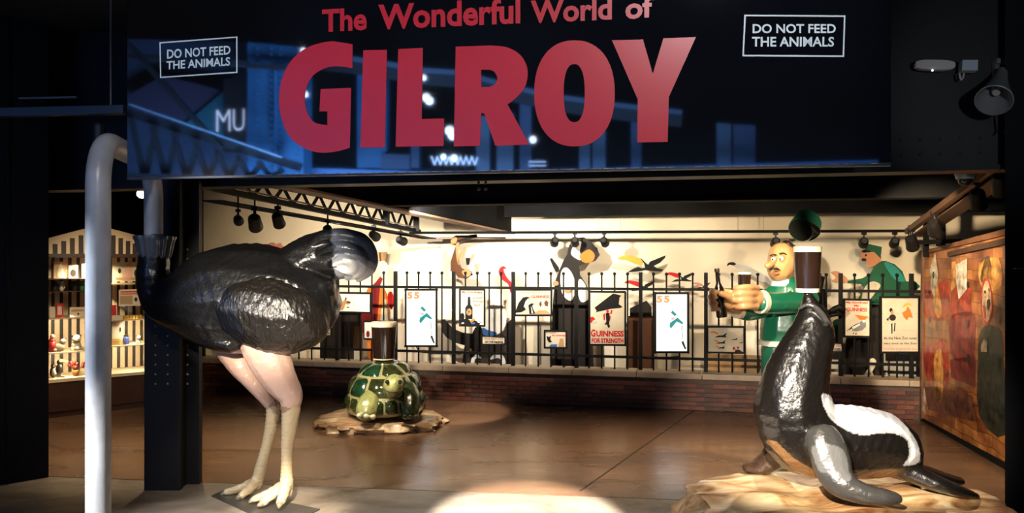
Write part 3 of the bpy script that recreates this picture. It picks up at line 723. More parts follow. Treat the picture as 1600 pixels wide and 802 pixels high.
def rock_mat(name, c0, c1, c2, sc):
    m = mat(name, c1, .32, coat=.35, bump=.6, bscale=sc * 3); nt = m.node_tree; bs = nt.nodes['Principled BSDF']
    t_ = nt.nodes.new('ShaderNodeTexCoord'); mp = nt.nodes.new('ShaderNodeMapping'); mp.inputs['Scale'].default_value = (1.3, 2.6, 3.5)
    nt.links.new(t_.outputs['Object'], mp.inputs['Vector'])
    n = nt.nodes.new('ShaderNodeTexNoise'); n.inputs['Scale'].default_value = sc; n.inputs['Detail'].default_value = 6; n.inputs['Distortion'].default_value = 1.2
    nt.links.new(mp.outputs[0], n.inputs['Vector'])
    r = nt.nodes.new('ShaderNodeValToRGB'); e = r.color_ramp.elements
    e[0].position, e[0].color = .33, (*c0, 1); e[1].position, e[1].color = .68, (*c2, 1)
    k = e.new(.5); k.color = (*c1, 1)
    nt.links.new(n.outputs['Fac'], r.inputs[0]); nt.links.new(r.outputs[0], bs.inputs['Base Color']); return m
ROCK = rock_mat('painted_rock', (.20, .07, .025), (.52, .31, .14), (.70, .56, .35), 2.6)
rock('painted_rock', (1.86, 4.5), .93, .62, .285, 3, ROCK, 'tan and orange painted rock base under the seal statue')
rock('painted_rock', (fl(603, 650).x, 7.86), .625, .46, .085, 9, rock_mat('pale_painted_rock', (.14, .07, .035), (.34, .21, .11), (.55, .42, .26), 3), 'low tan painted rock base under the green tortoise')

# ------------------------------------------------------------------ pint glasses
STOUT = mat('dark_stout_in_glass', (.018, .009, .006), .12, coat=.8, ior=1.5)
FOAM = mat('cream_foam', (.80, .68, .48), .55)
GLASSB = mat('thick_glass_base', (.72, .62, .48), .15, coat=.6)
def pint(base, h, r0, r1, label, foam=.16, foot=.06, tilt=None, group=None, foamless=False):
    t = thing('beer_glass', base, label, 'glass', group); rot = tilt
    lerp = lambda f: r0 + (r1 - r0) * f
    if foot:
        b = B(); b.lathe(base, [(r0 * .97, 0), (r0 * 1.03, h * foot * .3), (lerp(foot) * 1.0, h * foot)], 32, rot=rot); b.build('glass_base', GLASSB, t, 50)
    b = B(); b.lathe(base, [(lerp(foot), h * foot + .001), (lerp(.3), h * .3), (lerp(.6) * 1.01, h * .6), (lerp(1 - foam), h * (1 - foam))], 32, rot=rot); b.build('stout', STOUT, t, 50)
    if foam:
        b = B(); b.lathe(base, [(lerp(1 - foam) * 1.005, h * (1 - foam) + .001), (r1 * 1.01, h * .97), (r1 * .97, h), (r1 * .5, h * 1.01)], 32, rot=rot); b.build('foam_head', FOAM, t, 50)
    return t

# ------------------------------------------------------------------ seal
SY = 4.68
SB = (.007, .0055, .005); SG = (.045, .043, .042); SWH = (.72, .71, .70); SGR = (.40, .40, .42); SBR = (.05, .026, .014)
seal = [
    (SB, sw([(1263, 465, 0, 9), (1265, 475, 0, 13), (1268, 490, 0, 20, 19), (1270, 507, 0, 29, 26), (1268, 525, 0, 36, 31), (1258, 550, 0, 42, 37), (1247, 580, 0, 49, 44), (1239, 612, 0, 55, 50), (1236, 645, 0, 58, 55), (1244, 676, 0, 56, 56), (1262, 692, 0, 54, 56), (1300, 691, 0, 60, 58), (1345, 692, 0, 58, 56), (1382, 696, 0, 51, 50), (1406, 706, 0, 34, 40), (1416, 720, 0, 22, 28)], SY)),
    (SB, sw([(1268, 690, 0, 48, 52), (1262, 660, 0, 46, 50), (1256, 630, 0, 44, 46)], SY)),
    (SB, sw([(1405, 728, -.05, 17, 20), (1432, 742, -.09, 16, 22), (1465, 756, -.12, 13, 30), (1500, 768, -.14, 9.5, 24), (1524, 776, -.15, 6, 10)], SY)),
    (SB, sw([(1405, 728, .08, 16, 20), (1440, 738, .2, 13, 22), (1475, 747, .3, 9, 24), (1500, 752, .36, 6, 12)], SY)),
    (SG, sw([(1288, 692, -.22, 30, 20), (1298, 718, -.27, 32, 17), (1306, 742, -.31, 28, 15), (1320, 760, -.35, 22, 16), (1350, 772, -.38, 17, 20), (1380, 777, -.4, 14, 20), (1400, 779, -.41, 9.5, 12)], SY)),
    (SBR, sw([(1236, 690, .18, 26, 20), (1218, 708, .26, 24, 16), (1200, 722, .31, 18, 18), (1182, 731, .34, 11, 22), (1168, 731, .35, 8, 14)], SY)),
]
# shoulder fold, brow and muzzle ridges
seal += [(SB, sw([(1261, 694, -.205, 5), (1275, 682, -.235, 6), (1300, 680, -.235, 6), (1318, 690, -.215, 5), (1328, 708, -.205, 4)], SY)),
         (SG, sw([(1250, 482, -.05, 3.5), (1262, 476, -.075, 4), (1278, 483, -.09, 4.5), (1292, 500, -.085, 4), (1300, 515, -.06, 3)], SY)),
         (SB, sw([(1290, 508, -.07, 8, 7)], SY)), (SG, sw([(1283, 520, -.1, 3), (1292, 527, -.09, 3.5), (1303, 526, -.06, 3)], SY))]
t = thing('seal_statue', px(1300, 770, SY), 'glossy black seal statue with white back balancing a glass', 'statue')
saddle_g = smooth_poly([(1284, 617), (1296, 618), (1318, 631), (1352, 632), (1385, 642), (1412, 662), (1432, 690), (1438, 712), (1434, 724), (1412, 728), (1420, 712), (1418, 690), (1404, 680), (1380, 677), (1345, 680), (1318, 670), (1298, 655), (1287, 635)], 4)
saddle = smooth_poly([(1290, 622), (1300, 627), (1318, 637), (1355, 644), (1390, 656), (1414, 674), (1428, 696), (1430, 714), (1420, 722), (1424, 704), (1418, 684), (1400, 674), (1375, 670), (1342, 674), (1318, 662), (1300, 648), (1292, 634)], 4)
patch = smooth_poly([(1314, 676), (1328, 672), (1338, 690), (1332, 704), (1320, 690)], 4)
flip = smooth_poly([(1268, 700), (1285, 694), (1310, 698), (1322, 712), (1326, 735), (1330, 750), (1310, 752), (1296, 742), (1280, 736), (1272, 718)], 4)
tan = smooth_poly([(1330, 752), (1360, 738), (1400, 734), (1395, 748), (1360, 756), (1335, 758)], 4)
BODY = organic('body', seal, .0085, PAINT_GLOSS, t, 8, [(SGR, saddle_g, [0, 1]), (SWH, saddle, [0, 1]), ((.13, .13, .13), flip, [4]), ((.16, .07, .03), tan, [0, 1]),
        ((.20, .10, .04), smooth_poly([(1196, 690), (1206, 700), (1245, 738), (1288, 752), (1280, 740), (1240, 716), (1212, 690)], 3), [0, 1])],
        lambda co: np.array([.0022 * noise.noise(Vector(c * 26)) for c in co]))
b = B(); e_ = px(1291, 507, SY - .1); b.ball(e_, .016, 10); b.build('eye', mat('glass_eye', (.02, .02, .02), .05), BODY, True)
pb = px(1261.5, 457, SY); b = B(); b.cyl(px(1262, 463, SY), pb, .022, .026); b.build('nose', mat('nose_black', (.01, .01, .01), .3), BODY, True)
pint(pb, (461 - 389) * SY / F, 17.5 * SY / F, 21.5 * SY / F, 'giant pint glass of dark beer balanced on the seal\'s nose', .125, .09)

# ------------------------------------------------------------------ tortoise
TY = 7.95; k_ = TY / F
TG = (.05, .08, .02); TL = (.24, .25, .09); TD = (.02, .03, .01)
tc0 = px(602, 622, TY)
t = thing('tortoise_statue', Vector((tc0.x, TY, .085)), 'glossy dark green tortoise statue carrying a pint glass', 'statue')
tort = [
    (TG, sw([(600, 612, -.1, 34, 34), (607, 612, -.3, 22, 24)], TY)),
    (TL, sw([(612, 612, -.36, 14, 16), (615, 602, -.48, 17, 18), (615, 603, -.58, 16.5, 14), (613, 609, -.63, 12, 10)], TY)),
    (TL, sw([(588, 618, -.26, 17, 20), (578, 627, -.42, 17, 18), (574, 636, -.50, 18, 18), (573, 642, -.53, 17.5, 16)], TY)),
    (TD, sw([(634, 616, -.22, 22, 24), (640, 628, -.34, 19, 18), (640, 640, -.4, 16, 16), (640, 644, -.42, 15, 14)], TY)),
    (TD, sw([(560, 622, .25, 16), (556, 636, .25, 14)], TY)), (TD, sw([(648, 622, .25, 16), (652, 636, .25, 14)], TY)),
]
for i in range(3):
    tort.append(((.62, .58, .36), sw([(561 + i * 11, 650 + i, -.665 + abs(i - 1) * .02, 5)], TY)))
    tort.append((TD, sw([(632 + i * 9, 651, -.54, 4)], TY)))
BODY = organic('body', tort, .010, mat('tortoise_paint', (0, 0, 0), .25, coat=.6, bump=.25, bscale=30, vary=.35, vscale=14, attr='paint'), t, 5)
b = B()
for s in (-1, 1): b.ball(px(615 + s * 10, 597, TY - .665), .02, 10)
b.build('eye', mat('glass_eye', (0, 0, 0)), BODY, True)
b = B(); b.tube([px(u, v, TY + d) for u, v, d in ((601, 610, -.69), (607, 612.5, -.72), (615, 613, -.73), (622, 612, -.72), (627, 609.5, -.69))], .006, 6); b.build('mouth_line', mat('mouth_dark', (.05, .05, .02), .4), BODY, True)
SHC = Vector((tc0.x, TY + .02, .19)); sr = (.385, .50, .43)
def shell_pt(th, ph, r=1.0):
    return SHC + Vector((sr[0] * r * math.sin(th) * math.cos(ph), sr[1] * r * math.sin(th) * math.sin(ph), sr[2] * r * math.cos(th)))
b = B(); ring = []
for j in range(17):
    th = .001 + (math.pi / 2 + .12) * j / 16
    ring.append([b.bm.verts.new(shell_pt(th, 2 * math.pi * k / 48, .985)) for k in range(48)])
for A, C in zip(ring, ring[1:]):
    for k in range(48): b.bm.faces.new((A[k], A[(k + 1) % 48], C[(k + 1) % 48], C[k]))
b.bm.faces.new(ring[-1]); b.build('shell', mat('shell_seam_cream', (.30, .27, .12), .25, coat=.6), t, True)
SCM = [mat('scute_green', (.012, .032, .008), .14, coat=.8, vary=.6, vscale=9), mat('scute_olive', (.026, .034, .008), .14, coat=.8, vary=.6, vscale=9), mat('scute_teal', (.011, .042, .018), .14, coat=.8, vary=.5, vscale=9)]
def scute(th0, th1, p0, p1, k, n=6):
    b = B(); g = []; w0, w1 = (p1 - p0), (th1 - th0)
    for j in range(n + 1):
        row = []
        for i in range(n + 1):
            fi, fj = i / n, j / n; d = min(fi, 1 - fi, fj, 1 - fj)
            th = th0 + w1 * (.025 + .95 * fj); ph = p0 + w0 * (.025 + .95 * fi)
            row.append(b.bm.verts.new(shell_pt(th, ph, .975 if d < 1e-6 else 1.0 + min(.045, .14 * d))))
        g.append(row)
    for j in range(n):
        for i in range(n): b.bm.faces.new((g[j][i], g[j][i + 1], g[j + 1][i + 1], g[j + 1][i]))
    b.build('scute', SCM[k % 3], t, True)
rs = random.Random(4)
b = B(); g = [[b.bm.verts.new(shell_pt(.30 * f, 2 * math.pi * k / 24, 1.02)) for k in range(24)] for f in (.05, .5, .9)] + [[b.bm.verts.new(shell_pt(.30, 2 * math.pi * k / 24, .97)) for k in range(24)]]
for A, C in zip(g, g[1:]):
    for k in range(24): b.bm.faces.new((A[k], A[(k + 1) % 24], C[(k + 1) % 24], C[k]))
b.bm.faces.new(g[0]); b.build('scute', SCM[1], t, True)
for k in range(6): scute(.30, .78, math.pi * 2 * (k + .5) / 6, math.pi * 2 * (k + 1.5) / 6, rs.randrange(3))
for k in range(9): scute(.78, 1.30, math.pi * 2 * (k + .25) / 9, math.pi * 2 * (k + 1.25) / 9, rs.randrange(3))
for k in range(18): scute(1.30, 1.66, math.pi * 2 * k / 18, math.pi * 2 * (k + 1) / 18, rs.randrange(3), 4)
pz = shell_pt(0, 0, 1.02); pint(Vector((px(600, 560, TY).x, TY, pz.z - .002)), (563 - 504) * k_, 16.5 * k_, 20 * k_, 'giant pint glass of dark beer on the tortoise shell', .13, .04)

# ------------------------------------------------------------------ keeper figure leaning out through the railing
KY = 8.38
SKIN = (.56, .29, .12); GREEN = (.008, .13, .065)
t = thing('keeper_statue', Vector((px(1228, 500, KY).x, KY, TOPZ)), 'bald man statue in green keeper uniform holding bottle and pint', 'statue')
FY = KY - .62
kb = [
    (SKIN, sw([(1221, 398, -.05, 20, 22), (1221, 410, -.07, 22, 24), (1218, 422, -.07, 19, 21), (1216, 427, -.07, 14, 16)], KY)),
    (SKIN, sw([(1224, 428, -.02, 13), (1228, 446, 0, 14)], KY)),
    (SKIN, sw([(1208, 410, -.17, 4), (1202, 414, -.21, 5.5), (1199, 415, -.23, 5)], KY)),
    (SKIN, sw([(1240, 411, .04, 3, 5), (1241, 416, .04, 2.5, 4)], KY)),
    (SKIN, sw([(1209, 405, -.2, 5, 3)], KY)), (SKIN, sw([(1222, 404, -.22, 5, 3)], KY)),
    (SKIN, sw([(1228, 450, 0, 14), (1230, 490, 0, 24, 20), (1228, 540, 0, 24, 20)], KY)),
    (SKIN, sw([(1258, 468, -.25, 8), (1225, 474, -.45, 8), (1192, 471, -.58, 9), (1180, 468, -.62, 12, 13)], KY)),
    (SKIN, sw([(1208, 478, .05, 8), (1180, 488, -.3, 8), (1155, 484, -.5, 8.5), (1140, 474, -.6, 11, 12)], KY)),
    # near hand: palm, four fingers round the glass, thumb
    (SKIN, sw([(1180, 466, -.62, 15, 11), (1172, 464, -.60, 14, 10)], KY)),
    (SKIN, sw([(1138, 470, -.6, 13, 11), (1132, 470, -.58, 12, 9)], KY)),
]
for i, v in enumerate((449, 459, 469, 479)):
    d = (2, 0, 1, 5)[i]
    kb.append((SKIN, sw([(1182, v + 1, -.66, 5.4), (1170, v, -.74, 5.4), (1155 + d, v + .5, -.75, 5.0), (1147 + d, v + 1.5, -.68, 4.6), (1150 + d, v + 1.5, -.60, 3.8)], KY, .3)))
kb.append((SKIN, sw([(1182, 458, -.56, 6), (1172, 449, -.50, 5), (1160, 446, -.50, 4.2)], KY)))
for i, v in enumerate((456, 465, 474, 483)):
    d = (3, 0, 1, 4)[i]
    kb.append((SKIN, sw([(1142, v + 1, -.52, 5), (1130, v, -.46, 5), (1116 + d, v, -.47, 4.8), (1109 + d, v, -.56, 4.6), (1112 + d, v, -.64, 4.2), (1119 + d, v, -.68, 3.6)], KY, .3)))
kb.append((SKIN, sw([(1144, 470, -.66, 7), (1137, 463, -.72, 6), (1127, 459, -.735, 5.2)], KY)))
BODY = organic('body', kb, .0105, mat('keeper_paint', (0, 0, 0), .3, coat=.5, attr='paint'), t, 4)
jk = [
    (GREEN, sw([(1228, 452, 0, 24, 22), (1230, 470, 0, 34, 28), (1230, 495, 0, 40, 32), (1228, 515, 0, 40, 34), (1226, 530, 0, 38, 32)], KY)),
    (GREEN, sw([(1250, 458, -.1, 17), (1262, 468, -.24, 18), (1240, 473, -.40, 17.5), (1210, 474, -.52, 17.5), (1194, 473, -.56, 18)], KY)),
    (GREEN, sw([(1205, 464, .02, 17), (1190, 482, -.18, 15), (1170, 490, -.36, 12), (1160, 488, -.44, 12)], KY)),
    (GREEN, sw([(1235, 456, -.3, 3), (1225, 464, -.48, 3), (1228, 480, -.58, 3)], KY)),
]
organic('jacket', jk, .013, mat('jacket_green_gloss', (0, 0, 0), .28, coat=.5, bump=.1, bscale=8, attr='paint'), t, 5)
b = B()
for u, v, dy, r, ax in ((1188, 472, -.575, 19, (1, -.02, -.02)), (1153, 486, -.47, 13, (1, .35, -.1))):
    c = px(u, v, KY + dy); a = Vector((1, .6, 0)).normalized(); rr = r * (KY + dy) / F; b.cyl(c - a * .02, c + a * .025, rr * .97, rr, 24)
b.build('shirt_cuff', mat('cuff_cream', (.7, .6, .42), .4), t, 40)
b = B(); b.lathe(px(1226, 541, KY), [(.235, 0), (.262, .012), (.262, .055), (.24, .066)], 36); b.build('white_belt', mat('belt_white', (.75, .70, .58), .35), t, 40)
b = B(); cpt = px(1222, 441, KY - .02); b.lathe(cpt, [(.115, -.04), (.11, 0), (.095, .03)], 24); b.build('shirt_collar', mat('collar_pale_blue', (.55, .75, .75), .4), t, 40)
tr = [((.01, .10, .055), sw([(1212, 545, -.02, 22, 26), (1206, 565, -.04, 17), (1203, 584, -.05, 14)], KY)), ((.01, .10, .055), sw([(1244, 545, .0, 22, 26), (1250, 565, 0, 17), (1252, 584, 0, 14)], KY))]
organic('trousers', tr, .014, mat('trouser_green', (0, 0, 0), .35, coat=.3, attr='paint'), t, 4)
hair = [((.02, .012, .008), sw([(1228, 381, .04, 6, 14), (1240, 392, .06, 6, 14), (1243, 406, .1, 5, 14), (1238, 420, .12, 5, 12)], KY))]
organic('hair_fringe', hair, .012, mat('hair_dark', (0, 0, 0), .4, attr='paint'), t, 3)
HAIRM = mat('moustache_black', (.015, .01, .008), .4)
b = B(); b.tube([px(u, v, KY + d) for u, v, d in ((1204, 421, -.245), (1208, 419.5, -.255), (1214, 420, -.255), (1219, 422.5, -.235))], [.006, .014, .013, .005], 8); b.build('moustache', HAIRM, BODY, True)
b = B()
for P in (((1203, 400, -.185), (1208, 397.5, -.2), (1213, 398.5, -.205)), ((1218, 396.5, -.215), (1224, 395.5, -.215), (1229, 398, -.2))): b.tube([px(u, v, KY + d) for u, v, d in P], .007, 6)
b.build('eyebrow', HAIRM, BODY, True)
b = B()
for u, v, d in ((1208.5, 405, -.205), (1221, 404, -.225)): b.ball(px(u, v, KY + d), .026, 10, (1, .6, .9))
b.build('eye', mat('eye_white', (.75, .72, .66), .3), BODY, True)
b = B()
for u, v, d in ((1207, 405.5, -.226), (1219, 404.5, -.246)): b.ball(px(u, v, KY + d), .009, 8)
b.build('pupil', HAIRM, BODY, True)
b = B(); b.tube([px(u, v, KY + d) for u, v, d in ((1206, 427, -.19), (1211, 429, -.2), (1218, 428, -.2))], .006, 6); b.build('mouth', mat('lip_red', (.35, .1, .06), .4), BODY, True)
gy = KY - .62; gk = gy / F
pint(px(1163, 484, gy), 58 * gk, 8.2 * gk, 10.2 * gk, 'small pint of dark beer gripped in the keeper\'s fist', .05, .05)
BOT = mat('dark_bottle_glass', (.008, .006, .004), .1, coat=.8)
by = KY - .60; bk = by / F; base = px(1128, 496, by)
t = thing('beer_bottle', base, 'dark brown bottle held upright in the keeper\'s other fist', 'bottle')
rot = Matrix.Rotation(math.radians(-6), 3, 'Y')
b = B(); b.lathe(base, [(8 * bk, 0), (8.6 * bk, 2 * bk), (8.6 * bk, 38 * bk), (7 * bk, 46 * bk), (3.6 * bk, 54 * bk), (3.2 * bk, 70 * bk), (3.2 * bk, 72 * bk)], 24, rot=rot); b.build('glass_body', BOT, t, 50)
b = B(); b.lathe(base, [(3.9 * bk, 71 * bk), (4.1 * bk, 74 * bk), (3.6 * bk, 77 * bk)], 20, rot=rot); b.build('cap', mat('bottle_cap', (.05, .04, .03), .3, metal=.6), t, 50)
# flying cap
hc = px(1256, 354, 7.6); hr = Matrix.Rotation(math.radians(38), 3, 'Y') @ Matrix.Rotation(math.radians(24), 3, 'X'); hk = 7.6 / F
t = thing('uniform_hat', hc, 'tilted green keeper cap hanging in the air above bald statue', 'cap')
hr = Vector((.62, .62, .42)).to_track_quat('Z', 'Y').to_matrix()
CAPG = mat('cap_green', (.005, .045, .028), .35, coat=.3)
b = B(); b.lathe(hc, [(19 * hk, -.085), (20 * hk, -.06), (21 * hk, .07), (21.5 * hk, .1), (19 * hk, .115), (6 * hk, .12)], 32, rot=hr); b.build('crown', CAPG, t, 50)
b = B(); b.lathe(hc, [(18.2 * hk, -.088), (18.4 * hk, -.0855)], 32, rot=hr); b.build('hollow_disc', mat('cap_hollow_shade', (.003, .004, .003), .9, spec=.1), t)  # near-black disc across the mouth carries the hollow's shade in its colour
b = B(); pk = []
for k in range(17):
    a = math.radians(120 + 120 * k / 16); pk.append((math.cos(a), math.sin(a)))
out_ = [hc + hr @ Vector((x * 20 * hk, y * 20 * hk, -.08)) for x, y in pk]; far_ = [hc + hr @ Vector((x * 20 * hk - .085 * math.sin(math.pi * i / 16), y * 20 * hk, -.11)) for i, (x, y) in enumerate(pk)]
b.prism(out_ + list(reversed(far_))[1:-1], hr @ Vector((0, 0, -.01))); b.build('peak', mat('cap_peak', (.006, .008, .006), .2), t)
b = B(); b.cyl(hc + hr @ Vector((0, 0, .12)), hc + Vector((.02, .0, 1.3)), .0015, seg=6); b.build('hanging_wire', IRON, t)

# ------------------------------------------------------------------ posters and plates on the railing
INK = {k: mat('ink_' + k, c, .6, vary=.12, spec=.12) for k, c in dict(black=(.007, .006, .006), red=(.40, .012, .012), orange=(.55, .14, .02), cream=(.48, .41, .30), white=(.60, .57, .51), tan=(.34, .20, .09), grey=(.16, .15, .15), green=(.012, .075, .035), teal=(.02, .20, .17), blue=(.03, .09, .24), pink=(.45, .16, .12), yellow=(.60, .32, .05), brown=(.09, .035, .016), skin=(.46, .20, .10), palered=(.50, .16, .12), darkred=(.16, .012, .012), ltgrey=(.38, .36, .33), mud=(.016, .012, .010)).items()}
class Poster:
    def __init__(s, label, quad, bg, cat='poster', name='poster', fr=.012, off=.025, plane=FENCE, group=None, depth=.012, frm=IRON):
        s.q = quad; s.pl = plane; s.off = off; TL, TR, BR_, BL = quad
        w = [plane.at(*p, off) for p in quad]; c = (w[2] + w[3]) / 2
        s.t = thing(name, c, label, cat, group); s.n = plane.n
        b = B(); b.prism(w, -plane.n * depth); b.build('board', bg, s.t)
        if fr:
            b = B(); cc = sum(w, Vector()) / 4
            for i in range(4):
                p, q = w[i], w[(i + 1) % 4]; d = (q - p).normalized() * fr * .5
                b.bar(p - plane.n * .002 - d, q - plane.n * .002 + d, fr, .022)
            b.build('frame', frm, s.t)
    def fn(s, x, y, o=.0015):
        TL, TR, BR_, BL = s.q
        u = (TL[0] * (1 - x) + TR[0] * x) * (1 - y) + (BL[0] * (1 - x) + BR_[0] * x) * y
        v = (TL[1] * (1 - x) + TR[1] * x) * (1 - y) + (BL[1] * (1 - x) + BR_[1] * x) * y
        return s.pl.at(u, v, s.off + o)
    def art(s, color, polys, name='picture', o=.0015, m=None):
        for P in polys:
            b = B(); b.bm.faces.new([b.bm.verts.new(s.fn(x, y, o)) for x, y in P]); b.build(name, m or INK[color], s.t)
        return s
    def text(s, color, lines, bold=.02, m=None):
        for body, x0, y0, x1, y1 in lines:
            b = B(); put_text(b, body, (x0, y0), (x1, y0), (x0, y1), (x1, y1), lambda x, y: s.fn(x, y, .002), bold); b.build('lettering', m or INK[color], s.t)
        return s
def Q(u0, v0, u1, v1, dv=0.0): return [(u0, v0), (u1, v0 + dv), (u1, v1 + dv), (u0, v1)]
R_ = lambda x0, y0, x1, y1: [(x0, y0), (x1, y0), (x1, y1), (x0, y1)]
PAPER = INK['cream']; PWH = INK['white']
SCREEN = mat('lit_screen', (.08, .08, .08), .3, emit=(1, .98, .95), estr=1.15)
for lab, q in (('glowing white screen with orange 55 near the tortoise', Q(634, 453, 682, 541)), ('glowing white screen with orange 55 beside the man gripping a bottle', Q(1023.5, 458.5, 1075, 550.5))):
    P = Poster(lab, q, SCREEN, 'screen', 'display_screen', fr=.03, off=.04, depth=.035)
    glow = lambda n, c, k: mat('screen_' + n, tuple(x * .06 for x in c), .4, emit=c, estr=k)
    P.text('orange', [('5', .05, .04, .22, .16), ('5', .27, .04, .44, .16)], .05, glow('orange', (1, .45, .12), .8))
    P.art('teal', [[(.48, .33), (.53, .29), (.66, .36), (.60, .39)], [(.46, .50), (.62, .44), (.68, .41), (.85, .50), (.84, .53), (.66, .48), (.48, .60), (.44, .56)]], 'picture', .0015, glow('teal', (.02, .5, .48), .55))
    P.art('pink', [oval(.54, .43, .06, .025, 10)], 'picture', .0015, glow('pale_pink', (1, .7, .65), .8))
    P.art('black', [[(.80, .83), (.86, .81), (.93, .92), (.95, .95), (.90, .95)], [(.80, .54), (.815, .54), (.85, .80), (.84, .80)]], 'picture', .0015, glow('black', (.03, .03, .03), .2))
P = Poster('poster of red lettering and man lifting a black girder', Q(921, 456, 977, 539, .5), PAPER)
P.art('black', [[(.14, .30), (.66, .03), (.90, .07), (.84, .10), (.82, .23), (.92, .28), (.88, .30), (.60, .32), (.17, .39), (.20, .36)], [(.45, .40), (.56, .39), (.57, .52), (.55, .60), (.58, .66), (.52, .68), (.49, .62), (.42, .62), (.47, .56)]])
P.art('red', [[(.46, .36), (.52, .33), (.55, .37), (.50, .40)], [(.60, .34), (.64, .34), (.63, .41), (.57, .42)], [(.38, .43), (.43, .40), (.44, .52), (.40, .54)], [(.56, .45), (.60, .46), (.57, .56)], [(.02, .48), (.10, .47), (.17, .52), (.10, .54), (.06, .60), (.02, .56)]])
P.art('ltgrey', [oval(.15, .58, .07, .03, 10)])
P.text('red', [('G', .04, .71, .17, .85), ('UINNESS', .19, .73, .96, .845), ('FOR STRENGTH', .06, .875, .95, .965)], .045)
P = Poster('poster with dark bottle above jumbled animals and birthday lettering', Q(718.5, 452.5, 757, 509, .5), PAPER)
P.art('black', [[(.33, .20), (.42, .20), (.44, .42), (.52, .50), (.52, .80), (.50, .82), (.24, .82), (.22, .80), (.22, .50), (.31, .42)], oval(.10, .75, .09, .1, 12), [(.03, .84), (.3, .80), (.5, .9), (.6, .85), (.9, .92), (.95, .98), (.05, .98)]])
P.art('tan', [oval(.37, .62, .12, .10, 14)]); P.art('brown', [oval(.37, .61, .03, .04, 8)], o=.0025)
P.art('white', [oval(.78, .80, .12, .12, 12), oval(.90, .95, .1, .03, 10), oval(.12, .93, .06, .02, 8)], o=.0025); P.art('orange', [[(.4, .86), (.58, .80), (.62, .84), (.46, .92)]], o=.003); P.art('blue', [[(.45, .92), (.6, .90), (.62, .95), (.46, .96)]], o=.003)
P.text('red', [('My Goodness', .08, .035, .90, .125)], .03); P.text('black', [('a 200th', .53, .19, .93, .26), ('birthday', .53, .29, .95, .37), ('too!', .58, .39, .82, .46)], .02)
P = Poster('wide poster with two penguins under red lettering', Q(804.5, 453, 861.5, 493), PAPER)
P.art('black', [[(.02, .82), (.10, .52), (.22, .30), (.33, .27), (.43, .32), (.34, .36), (.30, .50), (.26, .66), (.30, .78), (.18, .88), (.02, .90)], [(.37, .60), (.45, .53), (.53, .54), (.48, .62), (.50, .76), (.58, .95), (.40, .95)]])
P.art('white', [[(.30, .42), (.34, .42), (.32, .62), (.24, .68)], [(.44, .64), (.46, .70), (.50, .92), (.46, .93)]], o=.0025); P.art('tan', [[(.5, .95), (.65, .80), (.85, .80), (.98, .93), (.98, .97)]]); P.art('brown', [[(.66, .55), (.72, .42), (.74, .60), (.70, .68)], [(.80, .50), (.86, .40), (.92, .50), (.90, .66), (.82, .62)]])
P.text('palered', [('Lovely day for a', .12, .06, .86, .17)], .015); P.text('red', [('GUINNESS', .45, .21, .95, .33)], .03)
P = Poster('small low poster with leaping creature and red lettering beside the bear panel', Q(851, 517, 885, 543.5, .7), PAPER)
P.art('black', [[(.08, .30), (.20, .36), (.30, .28), (.26, .50), (.34, .66), (.2, .7), (.12, .55)]]); P.art('blue', [[(.20, .95), (.30, .80), (.58, .78), (.55, .97)]]); P.art('tan', [[(.62, .95), (.70, .45), (.86, .42), (.9, .95)]])
P.text('black', [('My Goodness', .06, .07, .5, .16)], .01); P.text('red', [('My GUINNESS', .35, .22, .96, .34)], .04)
P = Poster('cream poster of flying black birds with orange beaks', Q(1105, 510.5, 1163, 551, .8), PAPER)
bird_ = lambda x, y, k: [(x, y), (x + .10 * k, y - .01), (x + .20 * k, y - .10 * k), (x + .16 * k, y + .02), (x + .20 * k, y + .06 * k), (x + .05 * k, y + .05 * k), (x - .1 * k, y + .07 * k)]
P.art('black', [bird_(.30, .34, 1.2), bird_(.32, .60, .9), bird_(.34, .80, .7), bird_(.70, .47, .6), bird_(.88, .60, .4)])
P.art('orange', [[(.04, .22), (.16, .16), (.30, .24), (.30, .30), (.16, .24)], [(.16, .52), (.22, .50), (.32, .57), (.30, .61)], [(.22, .74), (.27, .73), (.34, .79), (.3, .82)]]); P.art('red', [oval(.72, .83, .04, .06, 8), oval(.83, .80, .035, .05, 8)]); P.art('mud', [[(.74, .97), (.76, .88), (.86, .87), (.96, .97)]])
P.text('ltgrey', [('How grand to be', .36, .06, .86, .12), ('Guinness', .56, .15, .92, .23)], .005)
P = Poster('upright poster with long-billed grey bird under red lettering', Q(1319, 468, 1360, 526, .8), PAPER)
P.art('grey', [[(.30, .74), (.52, .66), (.70, .55), (.82, .60), (.84, .72), (.70, .82), (.46, .86), (.30, .84)]]); P.art('mud', [[(.08, .86), (.30, .72), (.56, .62), (.50, .68), (.30, .78)], [(.32, .90), (.38, .89), (.36, .94)], [(.42, .91), (.50, .90), (.44, .96)]]); P.art('white', [[(.30, .74), (.58, .64), (.62, .68), (.34, .80)], oval(.75, .57, .06, .05, 10)], o=.0025); P.art('orange', [[(.40, .41), (.94, .45), (.80, .54), (.60, .54)]], o=.003)
P.text('red', [('My Goodness', .08, .05, .90, .12), ('My', .38, .14, .58, .20), ('GUINNESS', .09, .22, .88, .32)], .03)
P = Poster('largest cream poster with two dancing figures and script writing', Q(1376, 464.5, 1436, 551), PAPER, fr=.02)
